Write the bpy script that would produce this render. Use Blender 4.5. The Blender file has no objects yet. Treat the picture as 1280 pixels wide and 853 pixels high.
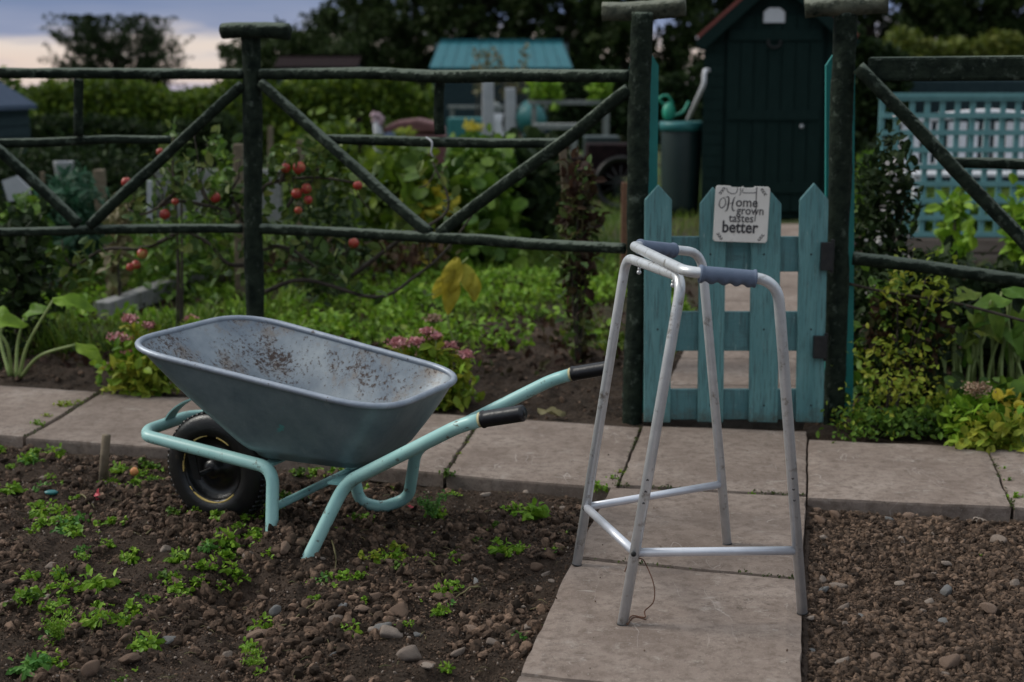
import bpy, math, random
import numpy as np
from mathutils import Vector
random.seed(7); RNG = np.random.default_rng(11)
R = math.radians
SC = bpy.context.scene
COL = SC.collection

# ------------------------------------------------------------------ camera, world, light, exposure
CAM_H = 1.25; PITCH = R(10.08); FPX = 1778.0
cam = bpy.data.objects.new('camera', bpy.data.cameras.new('camera')); COL.objects.link(cam)
cam.location = (0, 0, CAM_H); cam.rotation_euler = (R(90) - PITCH, 0, 0)
cam.data.lens = 50.0; cam.data.sensor_width = 36.0; cam.data.clip_start = 0.05; cam.data.clip_end = 2000
cam.data.dof.use_dof = True; cam.data.dof.focus_distance = 3.65; cam.data.dof.aperture_fstop = 3.2
SC.camera = cam

SUN_EL = R(38); SUN_ROT = R(-78)
world = bpy.data.worlds.new('World'); SC.world = world; world.use_nodes = True
def build_world():
    nt = world.node_tree; nt.nodes.clear(); N = nt.nodes; L = nt.links
    out = N.new('ShaderNodeOutputWorld'); bg = N.new('ShaderNodeBackground'); L.new(bg.outputs[0], out.inputs[0])
    bg.inputs['Strength'].default_value = 0.1
    sky = N.new('ShaderNodeTexSky'); sky.sky_type = 'NISHITA'; sky.sun_disc = False
    sky.sun_elevation = SUN_EL; sky.sun_rotation = SUN_ROT; sky.air_density = 1.4; sky.dust_density = 2.0
    tc = N.new('ShaderNodeTexCoord'); sep = N.new('ShaderNodeSeparateXYZ'); L.new(tc.outputs['Generated'], sep.inputs[0])
    mp = N.new('ShaderNodeMapping'); mp.inputs['Scale'].default_value = (5, 5, 42); L.new(tc.outputs['Generated'], mp.inputs[0])
    no = N.new('ShaderNodeTexNoise'); no.inputs['Scale'].default_value = 1.3; no.inputs['Detail'].default_value = 6; L.new(mp.outputs[0], no.inputs['Vector'])
    sub = N.new('ShaderNodeMath'); sub.operation = 'MULTIPLY_ADD'; sub.inputs[1].default_value = 0.060; L.new(no.outputs[0], sub.inputs[0]); L.new(sep.outputs[2], sub.inputs[2])
    r = N.new('ShaderNodeValToRGB'); L.new(sub.outputs[0], r.inputs[0]); cr = r.color_ramp
    cr.elements[0].position = 0.0; cr.elements[0].color = (2.6, 2.5, 3.1, 1)
    cr.elements[1].position = 1.0; cr.elements[1].color = (6.2, 6.5, 6.7, 1)
    for p, c in ((0.030, (3.4, 3.1, 3.8, 1)), (0.042, (5.4, 4.4, 3.9, 1)), (0.058, (5.4, 4.7, 4.3, 1)), (0.070, (1.5, 1.9, 3.1, 1)), (0.092, (.75, 1.25, 2.6, 1)), (0.25, (1.7, 2.0, 2.3, 1)), (0.6, (4.3, 4.6, 4.9, 1))):
        e = cr.elements.new(p); e.color = c
    mx = N.new('ShaderNodeMix'); mx.data_type = 'RGBA'; mx.inputs[0].default_value = 0.88
    L.new(sky.outputs[0], mx.inputs[6]); L.new(r.outputs[0], mx.inputs[7]); L.new(mx.outputs[2], bg.inputs[0])
build_world()
sun = bpy.data.objects.new('sun', bpy.data.lights.new('sun', 'SUN')); COL.objects.link(sun)
sun.data.energy = 1.35; sun.data.angle = R(18); sun.data.color = (1.0, 0.96, 0.88)
sd_ = Vector((math.sin(SUN_ROT) * math.cos(SUN_EL), math.cos(SUN_ROT) * math.cos(SUN_EL), math.sin(SUN_EL)))
sun.rotation_euler = sd_.to_track_quat('Z', 'Y').to_euler()
SC.view_settings.view_transform = 'Standard'; SC.view_settings.look = 'None'
SC.view_settings.exposure = 0.62; SC.view_settings.gamma = 1.0; SC.view_settings.use_curve_mapping = False
SC.render.engine = 'CYCLES'

# ------------------------------------------------------------------ helpers
CP, SP = math.cos(PITCH), math.sin(PITCH)
def ray(x, y):
    u = (x - 640) / FPX; v = (426.5 - y) / FPX
    return np.array([u, CP + v * SP, -SP + v * CP])
def G(x, y, z=0.0):                        # a point of the photograph at height z
    D = ray(x, y); t = (z - CAM_H) / D[2]; return D * t + np.array([0, 0, CAM_H])
def Pd(x, y, Y):                           # a point of the photograph at distance Y
    D = ray(x, y); return D * (Y / D[1]) + np.array([0, 0, CAM_H])

def tagit(o, label=None, cat=None, group=None, kind=None):
    if label: o['label'] = label
    if cat: o['category'] = cat
    if group: o['group'] = group
    if kind: o['kind'] = kind
    return o
def empty(name, loc, label=None, cat=None, group=None, kind=None):
    o = bpy.data.objects.new(name, None); COL.objects.link(o); o.location = tuple(loc); o.empty_display_size = 0.1
    return tagit(o, label, cat, group, kind)
def wloc(o):
    v = Vector((0, 0, 0))
    while o is not None: v += o.location; o = o.parent
    return np.array(v)

class MB:
    def __init__(s): s.V = []; s.F = []; s.M = []; s.n = 0
    def add(s, V, F, mi=0):
        V = np.asarray(V, float); s.V.append(V)
        for k, f in enumerate(F): s.F.append(tuple(int(i) + s.n for i in f))
        s.M += [mi] * len(F); s.n += len(V)
    def box(s, c, size, ax=None, mi=0, taper=1.0):
        c = np.asarray(c, float); h = np.asarray(size, float) / 2
        A = np.eye(3) if ax is None else np.asarray(ax, float)
        V = []
        for z in (-1, 1):
            for x, y in ((-1, -1), (1, -1), (1, 1), (-1, 1)):
                t = taper if z > 0 else 1
                V.append(c + A[0] * x * h[0] * t + A[1] * y * h[1] * t + A[2] * z * h[2])
        s.add(V, [(3, 2, 1, 0), (4, 5, 6, 7), (0, 1, 5, 4), (1, 2, 6, 5), (2, 3, 7, 6), (3, 0, 4, 7)], mi)
    def beam(s, a, b, w, h, mi=0, up=(0, 0, 1)):
        a = np.asarray(a, float); b = np.asarray(b, float); d = b - a; l = np.linalg.norm(d); d = d / l
        sd = np.cross(d, up); sd /= np.linalg.norm(sd); u = np.cross(sd, d)
        s.box((a + b) / 2, (l, w, h), (d, sd, u), mi)
    def tube(s, pts, r, seg=12, caps=True, mi=0, squash=1.0):
        P = np.asarray(pts, float); n = len(P); rr = np.ones(n) * r if np.isscalar(r) else np.asarray(r, float)
        T = np.gradient(P, axis=0); T /= np.linalg.norm(T, axis=1)[:, None] + 1e-12
        a = np.array([0, 0, 1.0]) if abs(T[0][2]) < 0.9 else np.array([1.0, 0, 0])
        N0 = np.cross(T[0], a); N0 /= np.linalg.norm(N0); V = []
        for i in range(n):
            N0 = N0 - T[i] * np.dot(N0, T[i]); N0 /= np.linalg.norm(N0); B = np.cross(T[i], N0)
            for k in range(seg):
                th = 2 * math.pi * k / seg; V.append(P[i] + rr[i] * (math.cos(th) * N0 + squash * math.sin(th) * B))
        F = [(i * seg + k, i * seg + (k + 1) % seg, (i + 1) * seg + (k + 1) % seg, (i + 1) * seg + k) for i in range(n - 1) for k in range(seg)]
        if caps: F.append(tuple(range(seg - 1, -1, -1))); F.append(tuple((n - 1) * seg + k for k in range(seg)))
        s.add(V, F, mi)
    def ball(s, c, r, seg=12, rings=8, sq=(1, 1, 1), mi=0, jit=0.0):
        V = [np.array([0, 0, -1.0])]
        for i in range(1, rings):
            ph = -math.pi / 2 + math.pi * i / rings
            for k in range(seg): V.append(np.array([math.cos(ph) * math.cos(2 * math.pi * k / seg), math.cos(ph) * math.sin(2 * math.pi * k / seg), math.sin(ph)]))
        V.append(np.array([0, 0, 1.0])); V = np.array(V)
        if jit: V = V * (1 + jit * (RNG.random((len(V), 1)) - .5))
        V = V * np.array(sq) * r + np.asarray(c, float); F = []
        for k in range(seg):
            F.append((0, 1 + (k + 1) % seg, 1 + k)); t = 1 + (rings - 2) * seg; F.append((t + k, t + (k + 1) % seg, len(V) - 1))
        for i in range(rings - 2):
            for k in range(seg):
                a = 1 + i * seg + k; b = 1 + i * seg + (k + 1) % seg; F.append((a, b, b + seg, a + seg))
        s.add(V, F, mi)
    def lathe(s, prof, c, axis=(0, 0, 1), seg=32, mi=0):
        A = np.asarray(axis, float); A /= np.linalg.norm(A); a = np.array([1.0, 0, 0]) if abs(A[0]) < .9 else np.array([0, 1.0, 0])
        U = np.cross(A, a); U /= np.linalg.norm(U); W = np.cross(A, U); V = []
        for r, h in prof:
            for k in range(seg):
                th = 2 * math.pi * k / seg; V.append(np.asarray(c) + A * h + r * (math.cos(th) * U + math.sin(th) * W))
        n = len(prof)
        s.add(V, [(i * seg + k, i * seg + (k + 1) % seg, (i + 1) * seg + (k + 1) % seg, (i + 1) * seg + k) for i in range(n - 1) for k in range(seg)], mi)
    def prism(s, poly, depth_vec, mi=0):
        P = np.asarray(poly, float); n = len(P); V = np.vstack([P, P + np.asarray(depth_vec)])
        F = [tuple(range(n)), tuple(range(2 * n - 1, n - 1, -1))] + [(i, (i + 1) % n, n + (i + 1) % n, n + i)[::-1] for i in range(n)]
        s.add(V, F, mi)
    def inst(s, T, TF, pos, X, Z, sc, mi=0):             # many copies of one small shape
        T = np.asarray(T, float); X = X / (np.linalg.norm(X, axis=1)[:, None] + 1e-9)
        Z = Z - X * (Z * X).sum(1)[:, None]; Z /= np.linalg.norm(Z, axis=1)[:, None] + 1e-9; Y = np.cross(Z, X)
        sc = np.asarray(sc, float)
        if sc.ndim == 1: sc = np.repeat(sc[:, None], 3, 1)
        V = pos[:, None, :] + (T[None, :, 0:1] * sc[:, None, 0:1]) * X[:, None] + (T[None, :, 1:2] * sc[:, None, 1:2]) * Y[:, None] + (T[None, :, 2:3] * sc[:, None, 2:3]) * Z[:, None]
        k = len(T); n = len(pos); off = (np.arange(n) * k + s.n)
        for f in TF:
            a = np.array(f)[None] + off[:, None]; s.F += list(map(tuple, a.tolist()))
        s.M += [mi] * (n * len(TF)); s.V.append(V.reshape(-1, 3)); s.n += n * k
    def build(s, name, mats, parent=None, smooth=True, loc=None, local=False, bevel=0.0):
        V = np.vstack(s.V)
        if local: off = np.zeros(3)
        elif parent is not None: off = wloc(parent)
        elif loc is not None: off = np.asarray(loc, float)
        else: off = np.array([(V[:, 0].min() + V[:, 0].max()) / 2, (V[:, 1].min() + V[:, 1].max()) / 2, V[:, 2].min()])
        me = bpy.data.meshes.new(name); me.from_pydata((V - off).tolist(), [], s.F); me.update()
        if not isinstance(mats, (list, tuple)): mats = [mats]
        for m in mats: me.materials.append(m)
        if len(mats) > 1: me.polygons.foreach_set('material_index', s.M)
        me.polygons.foreach_set('use_smooth', [smooth] * len(me.polygons))
        o = bpy.data.objects.new(name, me); COL.objects.link(o)
        if parent is not None: o.parent = parent
        elif not local: o.location = tuple(off)
        if bevel:
            b = o.modifiers.new('bevel', 'BEVEL'); b.width = bevel; b.segments = 2; b.limit_method = 'ANGLE'; b.harden_normals = False
        return o

def fillet(pts, r, n=8):
    P = [np.asarray(p, float) for p in pts]; out = [P[0]]
    rr = [r] * len(P) if np.isscalar(r) else r
    for i in range(1, len(P) - 1):
        a, b, c = P[i - 1], P[i], P[i + 1]; ri = min(rr[i], .49 * np.linalg.norm(a - b), .49 * np.linalg.norm(c - b))
        s0 = b + (a - b) / np.linalg.norm(a - b) * ri; s1 = b + (c - b) / np.linalg.norm(c - b) * ri
        for t in np.linspace(0, 1, n): out.append((1 - t) ** 2 * s0 + 2 * t * (1 - t) * b + t * t * s1)
    out.append(P[-1]); return np.array(out)
def smoothpath(pts, n=6):
    P = [np.asarray(p, float) for p in pts]; P = [2 * P[0] - P[1]] + P + [2 * P[-1] - P[-2]]; out = []
    for i in range(1, len(P) - 2):
        for t in np.linspace(0, 1, n, endpoint=False):
            out.append(.5 * (2 * P[i] + (P[i + 1] - P[i - 1]) * t + (2 * P[i - 1] - 5 * P[i] + 4 * P[i + 1] - P[i + 2]) * t * t + (3 * P[i] - P[i - 1] - 3 * P[i + 1] + P[i + 2]) * t ** 3))
    out.append(P[-2]); return np.array(out)

def vnoise(x, y, s, seed=0):
    x = np.asarray(x) / s; y = np.asarray(y) / s
    xi = np.floor(x).astype(np.int64); yi = np.floor(y).astype(np.int64); fx = x - xi; fy = y - yi
    fx = fx * fx * (3 - 2 * fx); fy = fy * fy * (3 - 2 * fy)
    def h(a, b):
        v = (a * 374761393 + b * 668265263 + seed * 982451653) & 0x7fffffff
        v = ((v ^ (v >> 13)) * 1274126177) & 0x7fffffff; v = v ^ (v >> 16); return (v & 0xffff) / 65535.0
    return (h(xi, yi) * (1 - fx) + h(xi + 1, yi) * fx) * (1 - fy) + (h(xi, yi + 1) * (1 - fx) + h(xi + 1, yi + 1) * fx) * fy - .5

# ------------------------------------------------------------------ materials
def newmat(name):
    m = bpy.data.materials.new(name); m.use_nodes = True; nt = m.node_tree; nt.nodes.clear()
    out = nt.nodes.new('ShaderNodeOutputMaterial'); b = nt.nodes.new('ShaderNodeBsdfPrincipled'); nt.links.new(b.outputs[0], out.inputs[0])
    return m, nt, b, out
def coord(nt, scale=(1, 1, 1), kind='Object'):
    t = nt.nodes.new('ShaderNodeTexCoord'); mp = nt.nodes.new('ShaderNodeMapping'); mp.inputs['Scale'].default_value = scale
    nt.links.new(t.outputs[kind], mp.inputs[0]); return mp.outputs[0]
def noise(nt, vec, scale, detail=5, rough=.6):
    n = nt.nodes.new('ShaderNodeTexNoise'); n.inputs['Scale'].default_value = scale; n.inputs['Detail'].default_value = detail
    n.inputs['Roughness'].default_value = rough; nt.links.new(vec, n.inputs['Vector']); return n.outputs[0]
def ramp(nt, fac, stops):
    r = nt.nodes.new('ShaderNodeValToRGB'); nt.links.new(fac, r.inputs[0]); cr = r.color_ramp
    cr.elements[0].position, cr.elements[1].position = stops[0][0], stops[-1][0]
    cr.elements[0].color = (*stops[0][1], 1) if len(stops[0][1]) == 3 else stops[0][1]; cr.elements[1].color = (*stops[-1][1], 1)
    for p, c in stops[1:-1]: e = cr.elements.new(p); e.color = (*c, 1)
    return r.outputs[0]
def mixc(nt, fac, a, b):
    m = nt.nodes.new('ShaderNodeMix'); m.data_type = 'RGBA'
    for s, v in ((0, fac), (6, a), (7, b)):
        if hasattr(v, 'is_linked') or hasattr(v, 'links'): nt.links.new(v, m.inputs[s])
        else: m.inputs[s].default_value = v if s == 0 else (*v, 1)
    return m.outputs[2]
def mask(nt, fac, lo, hi): return ramp(nt, fac, [(lo, (0, 0, 0)), (hi, (1, 1, 1))])
def bump(nt, b, h, strength=.5, dist=.01):
    n = nt.nodes.new('ShaderNodeBump'); n.inputs['Strength'].default_value = strength; n.inputs['Distance'].default_value = dist
    nt.links.new(h, n.inputs['Height']); nt.links.new(n.outputs[0], b.inputs['Normal'])
def surf(name, c1, c2, scale=20, rough=.8, metal=0., bs=.4, bd=.004, bscale=60, stretch=(1, 1, 1), spec=.5, c3=None, t3=(.6, .7), s3=8):
    m, nt, b, out = newmat(name); v = coord(nt, stretch); n = noise(nt, v, scale)
    c = ramp(nt, n, [(.3, c1), (.7, c2)])
    if c3: c = mixc(nt, mask(nt, noise(nt, v, s3, 6, .7), *t3), c, c3)
    nt.links.new(c, b.inputs['Base Color']); b.inputs['Roughness'].default_value = rough; b.inputs['Metallic'].default_value = metal
    b.inputs['Specular IOR Level'].default_value = spec
    if bs: bump(nt, b, noise(nt, v, bscale, 6), bs, bd)
    return m
def leafmat(name, cols, rough=.55, trans=.25):
    m, nt, b, out = newmat(name); g = nt.nodes.new('ShaderNodeNewGeometry')
    n = len(cols); c = ramp(nt, g.outputs['Random Per Island'], [(i / (n - 1), cols[i]) for i in range(n)])
    v = coord(nt); c = mixc(nt, mask(nt, noise(nt, v, 9, 3), .3, .75), c, tuple(x * .6 for x in cols[0]))
    nt.links.new(c, b.inputs['Base Color']); b.inputs['Roughness'].default_value = rough; b.inputs['Specular IOR Level'].default_value = .12 if cols[1][1] < .1 else .28
    t = nt.nodes.new('ShaderNodeBsdfTranslucent'); nt.links.new(c, t.inputs[0]); mx = nt.nodes.new('ShaderNodeMixShader'); mx.inputs[0].default_value = trans
    nt.links.new(b.outputs[0], mx.inputs[1]); nt.links.new(t.outputs[0], mx.inputs[2]); nt.links.new(mx.outputs[0], out.inputs[0])
    return m

M = {}
M['log'] = surf('mossy_timber', (.005, .009, .007), (.022, .032, .022), 22, .95, bs=1.0, bd=.010, bscale=30, spec=.12, c3=(.075, .095, .075), t3=(.56, .70), s3=24)
M['logpale'] = surf('weathered_timber', (.035, .042, .032), (.13, .135, .10), 24, .95, bs=1.0, bd=.010, bscale=30, spec=.15, c3=(.012, .02, .014), t3=(.5, .65), s3=12)
M['stake'] = surf('pale_stake_wood', (.10, .075, .05), (.2, .16, .11), 25, .9, bs=.6, bscale=50)
M['gate'] = surf('teal_gate_paint', (.085, .225, .235), (.135, .30, .305), 9, .65, bs=.5, bd=.003, bscale=35, stretch=(3, 3, .6), c3=(.05, .12, .125), t3=(.58, .75), s3=10)
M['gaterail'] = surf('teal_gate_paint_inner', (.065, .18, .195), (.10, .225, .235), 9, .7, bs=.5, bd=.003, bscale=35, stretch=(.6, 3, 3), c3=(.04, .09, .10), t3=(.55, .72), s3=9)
M['tealboard'] = surf('bright_teal_paint', (.008, .17, .16), (.012, .21, .19), 8, .6, bs=.3)
M['iron'] = surf('dark_iron', (.015, .016, .018), (.03, .03, .03), 40, .6, .4)
M['tube'] = surf('mint_frame_paint', (.27, .52, .50), (.36, .60, .57), 10, .38, bs=.15, bd=.001, bscale=60, c3=(.12, .13, .10), t3=(.60, .66), s3=34)
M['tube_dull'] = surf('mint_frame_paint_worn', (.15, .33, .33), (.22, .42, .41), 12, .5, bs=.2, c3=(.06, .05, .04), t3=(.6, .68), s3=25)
M['grip'] = surf('black_plastic', (.006, .006, .008), (.012, .012, .015), 30, .32, bs=.2, bscale=80)
M['cream'] = surf('cream_collar', (.45, .4, .2), (.55, .5, .3), 30, .6)
M['tyre'] = surf('tyre_rubber', (.006, .006, .007), (.014, .014, .014), 30, .38, bs=.25, bscale=120, c3=(.06, .045, .03), t3=(.6, .75), s3=20)
M['rimblack'] = surf('black_wheel_rim', (.006, .006, .007), (.012, .012, .012), 30, .3)
M['yellow'] = surf('yellow_worn_paint', (.62, .42, .10), (.75, .58, .22), 30, .6, c3=(.02, .02, .02), t3=(.58, .62), s3=22)
M['rimsteel'] = surf('galvanised_rim', (.25, .29, .35), (.36, .40, .46), 20, .45, .35, bs=.3, bscale=60, c3=(.07, .05, .04), t3=(.62, .68), s3=40)
M['alu'] = surf('brushed_aluminium', (.58, .60, .62), (.72, .74, .76), 30, .33, .4, bs=.05, bscale=200, c3=(.25, .23, .20), t3=(.57, .70), s3=26)
M['alubar'] = surf('pale_coated_bar', (.62, .64, .70), (.72, .74, .80), 30, .35, .45, bs=.05, c3=(.15, .14, .13), t3=(.69, .74), s3=40)
M['foam'] = surf('blue_grey_grip', (.10, .135, .20), (.13, .165, .24), 30, .75, bs=.3, bscale=150, bd=.002)
M['twine'] = surf('rusty_twine', (.07, .03, .018), (.13, .055, .03), 60, .9)
M['sign'] = surf('cream_enamel', (.70, .67, .62), (.80, .77, .72), 12, .5, bs=.1, c3=(.33, .3, .26), t3=(.6, .75), s3=14)
M['ink'] = surf('dark_ink', (.03, .03, .035), (.045, .04, .045), 20, .6, bs=0)
M['shed'] = surf('dark_green_shed_paint', (.0045, .0155, .014), (.0075, .022, .020), 10, .8, bs=.3, stretch=(3, 3, .7), spec=.15)
M['shedroof'] = surf('roof_felt', (.03, .035, .035), (.05, .055, .055), 30, .95)
M['redtrim'] = surf('red_trim_paint', (.13, .028, .02), (.18, .04, .03), 20, .6)
M['white'] = surf('white_paint', (.55, .56, .6), (.66, .67, .7), 10, .6)
M['butt'] = surf('dark_plastic_butt', (.006, .018, .018), (.011, .026, .025), 8, .45)
M['buttlid'] = surf('teal_plastic', (.02, .14, .15), (.03, .17, .17), 8, .45)
M['can'] = surf('green_plastic', (.02, .28, .18), (.03, .34, .22), 8, .4)
M['trellis'] = surf('trellis_paint', (.11, .27, .28), (.15, .33, .34), 12, .6)
M['sleeper'] = surf('sleeper_wood', (.12, .09, .075), (.20, .16, .135), 12, .9, stretch=(.5, 3, 3))
M['navy'] = surf('navy_felt', (.035, .06, .11), (.05, .08, .14), 10, .8)
M['clad'] = surf('dark_cladding', (.018, .034, .042), (.028, .048, .056), 14, .9, spec=.15)
M['tealroof'] = surf('teal_metal_roof', (.004, .10, .13), (.008, .135, .165), 6, .5)
M['concrete'] = surf('old_concrete', (.17, .17, .17), (.27, .27, .265), 12, .95, bs=.6, c3=(.08, .09, .06), t3=(.55, .7))
M['darkwood'] = surf('dark_wood', (.008, .006, .007), (.022, .012, .013), 12, .95, spec=.1)
M['maroon'] = surf('maroon_sheet', (.10, .035, .035), (.16, .06, .06), 10, .55)
M['pink'] = surf('pink_stonework', (.36, .24, .28), (.46, .33, .37), 10, .8)
M['palegrey'] = surf('pale_grey_board', (.34, .35, .38), (.45, .46, .49), 6, .8)
M['greywood'] = surf('grey_bench_wood', (.14, .16, .16), (.24, .25, .24), 12, .9)
M['bark'] = surf('bark', (.03, .025, .02), (.08, .065, .05), 30, .95, bs=.9, bscale=40)
M['apple'] = surf('apple_skin', (.26, .018, .018), (.42, .05, .03), 30, .4, c3=(.42, .26, .07), t3=(.52, .66), s3=17)
M['orange'] = surf('fallen_apple_skin', (.6, .2, .06), (.7, .34, .12), 30, .5)
M['stalk'] = surf('green_stalk', (.18, .26, .07), (.28, .34, .12), 20, .6)
M['ystalk'] = surf('yellowing_stalk', (.33, .32, .10), (.45, .4, .16), 20, .7)
M['bluebit'] = surf('teal_plastic_scrap', (.01, .12, .13), (.02, .16, .16), 20, .4)
M['redbit'] = surf('red_petal_scrap', (.4, .03, .05), (.5, .05, .08), 20, .6)
M['rust'] = surf('rusty_dirt', (.10, .05, .03), (.2, .10, .06), 60, .95)
M['leafgreen'] = leafmat('leaf_mid_green', [(.05, .12, .015), (.13, .25, .025), (.24, .36, .045)])
M['weed'] = leafmat('leaf_weed', [(.13, .27, .02), (.24, .43, .03), (.38, .54, .06)])
M['weedblue'] = leafmat('leaf_weed_cool', [(.08, .22, .045), (.14, .33, .06), (.22, .43, .08)])
M['leafyellow'] = leafmat('leaf_yellow_green', [(.22, .34, .03), (.38, .44, .05), (.52, .46, .06)])
M['leafyel'] = leafmat('leaf_yellow', [(.60, .50, .05), (.75, .62, .07), (.65, .64, .1)], trans=.35)
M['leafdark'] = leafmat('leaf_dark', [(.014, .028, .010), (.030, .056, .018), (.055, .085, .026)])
M['leafwood'] = leafmat('leaf_far_wood', [(.024, .042, .014), (.052, .084, .026), (.09, .125, .038)], trans=.15)
M['hedge'] = leafmat('leaf_hedge', [(.045, .09, .010), (.13, .22, .015), (.26, .34, .03)])
M['leafwilt'] = leafmat('leaf_wilting', [(.10, .24, .03), (.20, .34, .05), (.40, .42, .07)])
M['mossgreen'] = leafmat('moss_green', [(.035, .055, .012), (.07, .11, .02), (.13, .17, .03)])
M['olive'] = leafmat('leaf_olive', [(.09, .13, .02), (.17, .20, .03), (.22, .22, .04)])
M['hedgeblue'] = leafmat('leaf_blue_green', [(.03, .09, .05), (.05, .14, .08), (.08, .18, .1)])
M['grass'] = leafmat('grass_blades', [(.08, .16, .015), (.15, .26, .03), (.28, .33, .06)])
M['drygrass'] = leafmat('dry_stems', [(.16, .13, .07), (.28, .24, .12), (.12, .16, .05)])
M['brownleaf'] = leafmat('dead_leaves', [(.04, .02, .015), (.09, .05, .03), (.07, .09, .03)])
M['sedumpink'] = leafmat('sedum_florets', [(.60, .24, .26), (.74, .36, .37), (.80, .50, .48)], trans=.1)
M['sedumpale'] = leafmat('sedum_florets_faded', [(.38, .24, .16), (.48, .32, .22), (.42, .36, .24)], trans=.1)
M['whiteflower'] = leafmat('white_petals', [(.35, .34, .33), (.45, .42, .42), (.5, .48, .45)], trans=.2)
M['applegreen'] = leafmat('apple_leaves', [(.05, .10, .025), (.11, .19, .04), (.24, .27, .07)])

def lichen_toplight(m, col, lo=.15, hi=.75, sc=40):  # patchy pale lichen, plus top light painted into the colour of upward faces
    nt = m.node_tree; b = [n for n in nt.nodes if n.type == 'BSDF_PRINCIPLED'][0]; src = b.inputs['Base Color'].links[0].from_socket
    g = nt.nodes.new('ShaderNodeNewGeometry'); sp = nt.nodes.new('ShaderNodeSeparateXYZ'); nt.links.new(g.outputs['Normal'], sp.inputs[0]); v = coord(nt, (.5, 2, 1.2))
    a = nt.nodes.new('ShaderNodeMath'); a.operation = 'MULTIPLY_ADD'; a.inputs[1].default_value = 1.0; nt.links.new(sp.outputs[2], a.inputs[0])
    k = nt.nodes.new('ShaderNodeMath'); k.operation = 'MULTIPLY_ADD'; k.inputs[1].default_value = 2.2; k.inputs[2].default_value = -1.1; nt.links.new(noise(nt, v, sc, 8, .8), k.inputs[0]); nt.links.new(k.outputs[0], a.inputs[2])
    c = mixc(nt, mask(nt, a.outputs[0], lo, hi), src, col); nt.links.new(c, b.inputs['Base Color'])
lichen_toplight(M['log'], (.13, .155, .125), .44, .66); lichen_toplight(M['logpale'], (.20, .21, .17), .4, .66)
def grime(m, z0, z1, col, amt=.2):
    nt = m.node_tree; b = [n for n in nt.nodes if n.type == 'BSDF_PRINCIPLED'][0]; src = b.inputs['Base Color'].links[0].from_socket
    v = coord(nt); c = mixc(nt, mask(nt, noise(nt, coord(nt, (1, 1, .06)), 130, 6, .7), .50, .62), src, tuple(x * .6 for x in col[0]))
    c = mixc(nt, mask(nt, noise(nt, coord(nt, (1, 1, .2)), 60, 7, .75), .60, .68), c, col[1])
    sp = nt.nodes.new('ShaderNodeSeparateXYZ'); nt.links.new(v, sp.inputs[0]); k = nt.nodes.new('ShaderNodeMath'); k.operation = 'MULTIPLY_ADD'; k.inputs[1].default_value = -3.5; nt.links.new(sp.outputs[2], k.inputs[0]); nt.links.new(noise(nt, v, 22, 7, .8), k.inputs[2])
    c = mixc(nt, mask(nt, k.outputs[0], .28, .62), c, (.075, .085, .065)); nt.links.new(c, b.inputs['Base Color'])
grime(M['gate'], 0, .2, ((.11, .24, .25), (.25, .37, .36))); grime(M['gaterail'], 0, .2, ((.10, .22, .23), (.2, .31, .31)))
def soil_mat():
    m, nt, b, out = newmat('soil'); v = coord(nt)
    a = nt.nodes.new('ShaderNodeAttribute'); a.attribute_name = 'green'
    n1 = noise(nt, v, 6, 8, .7); n2 = noise(nt, v, 90, 6, .7)
    c = ramp(nt, n1, [(.25, (.026, .018, .012)), (.5, (.052, .036, .026)), (.75, (.098, .069, .050))])
    c = mixc(nt, mask(nt, n2, .45, .75), c, (.13, .095, .072))
    r = nt.nodes.new('ShaderNodeAttribute'); r.attribute_name = 'pinkish'
    c = mixc(nt, r.outputs['Fac'], c, mixc(nt, mask(nt, n2, .3, .7), (.06, .042, .034), (.16, .115, .09)))
    g = mixc(nt, mask(nt, noise(nt, v, 14, 6), .3, .7), (.035, .06, .015), (.07, .12, .03))
    c = mixc(nt, a.outputs['Fac'], c, g)
    nt.links.new(c, b.inputs['Base Color']); b.inputs['Roughness'].default_value = .97; b.inputs['Specular IOR Level'].default_value = .2
    bump(nt, b, noise(nt, v, 70, 10, .8), 1.0, .022); return m
M['soil'] = soil_mat()
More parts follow.
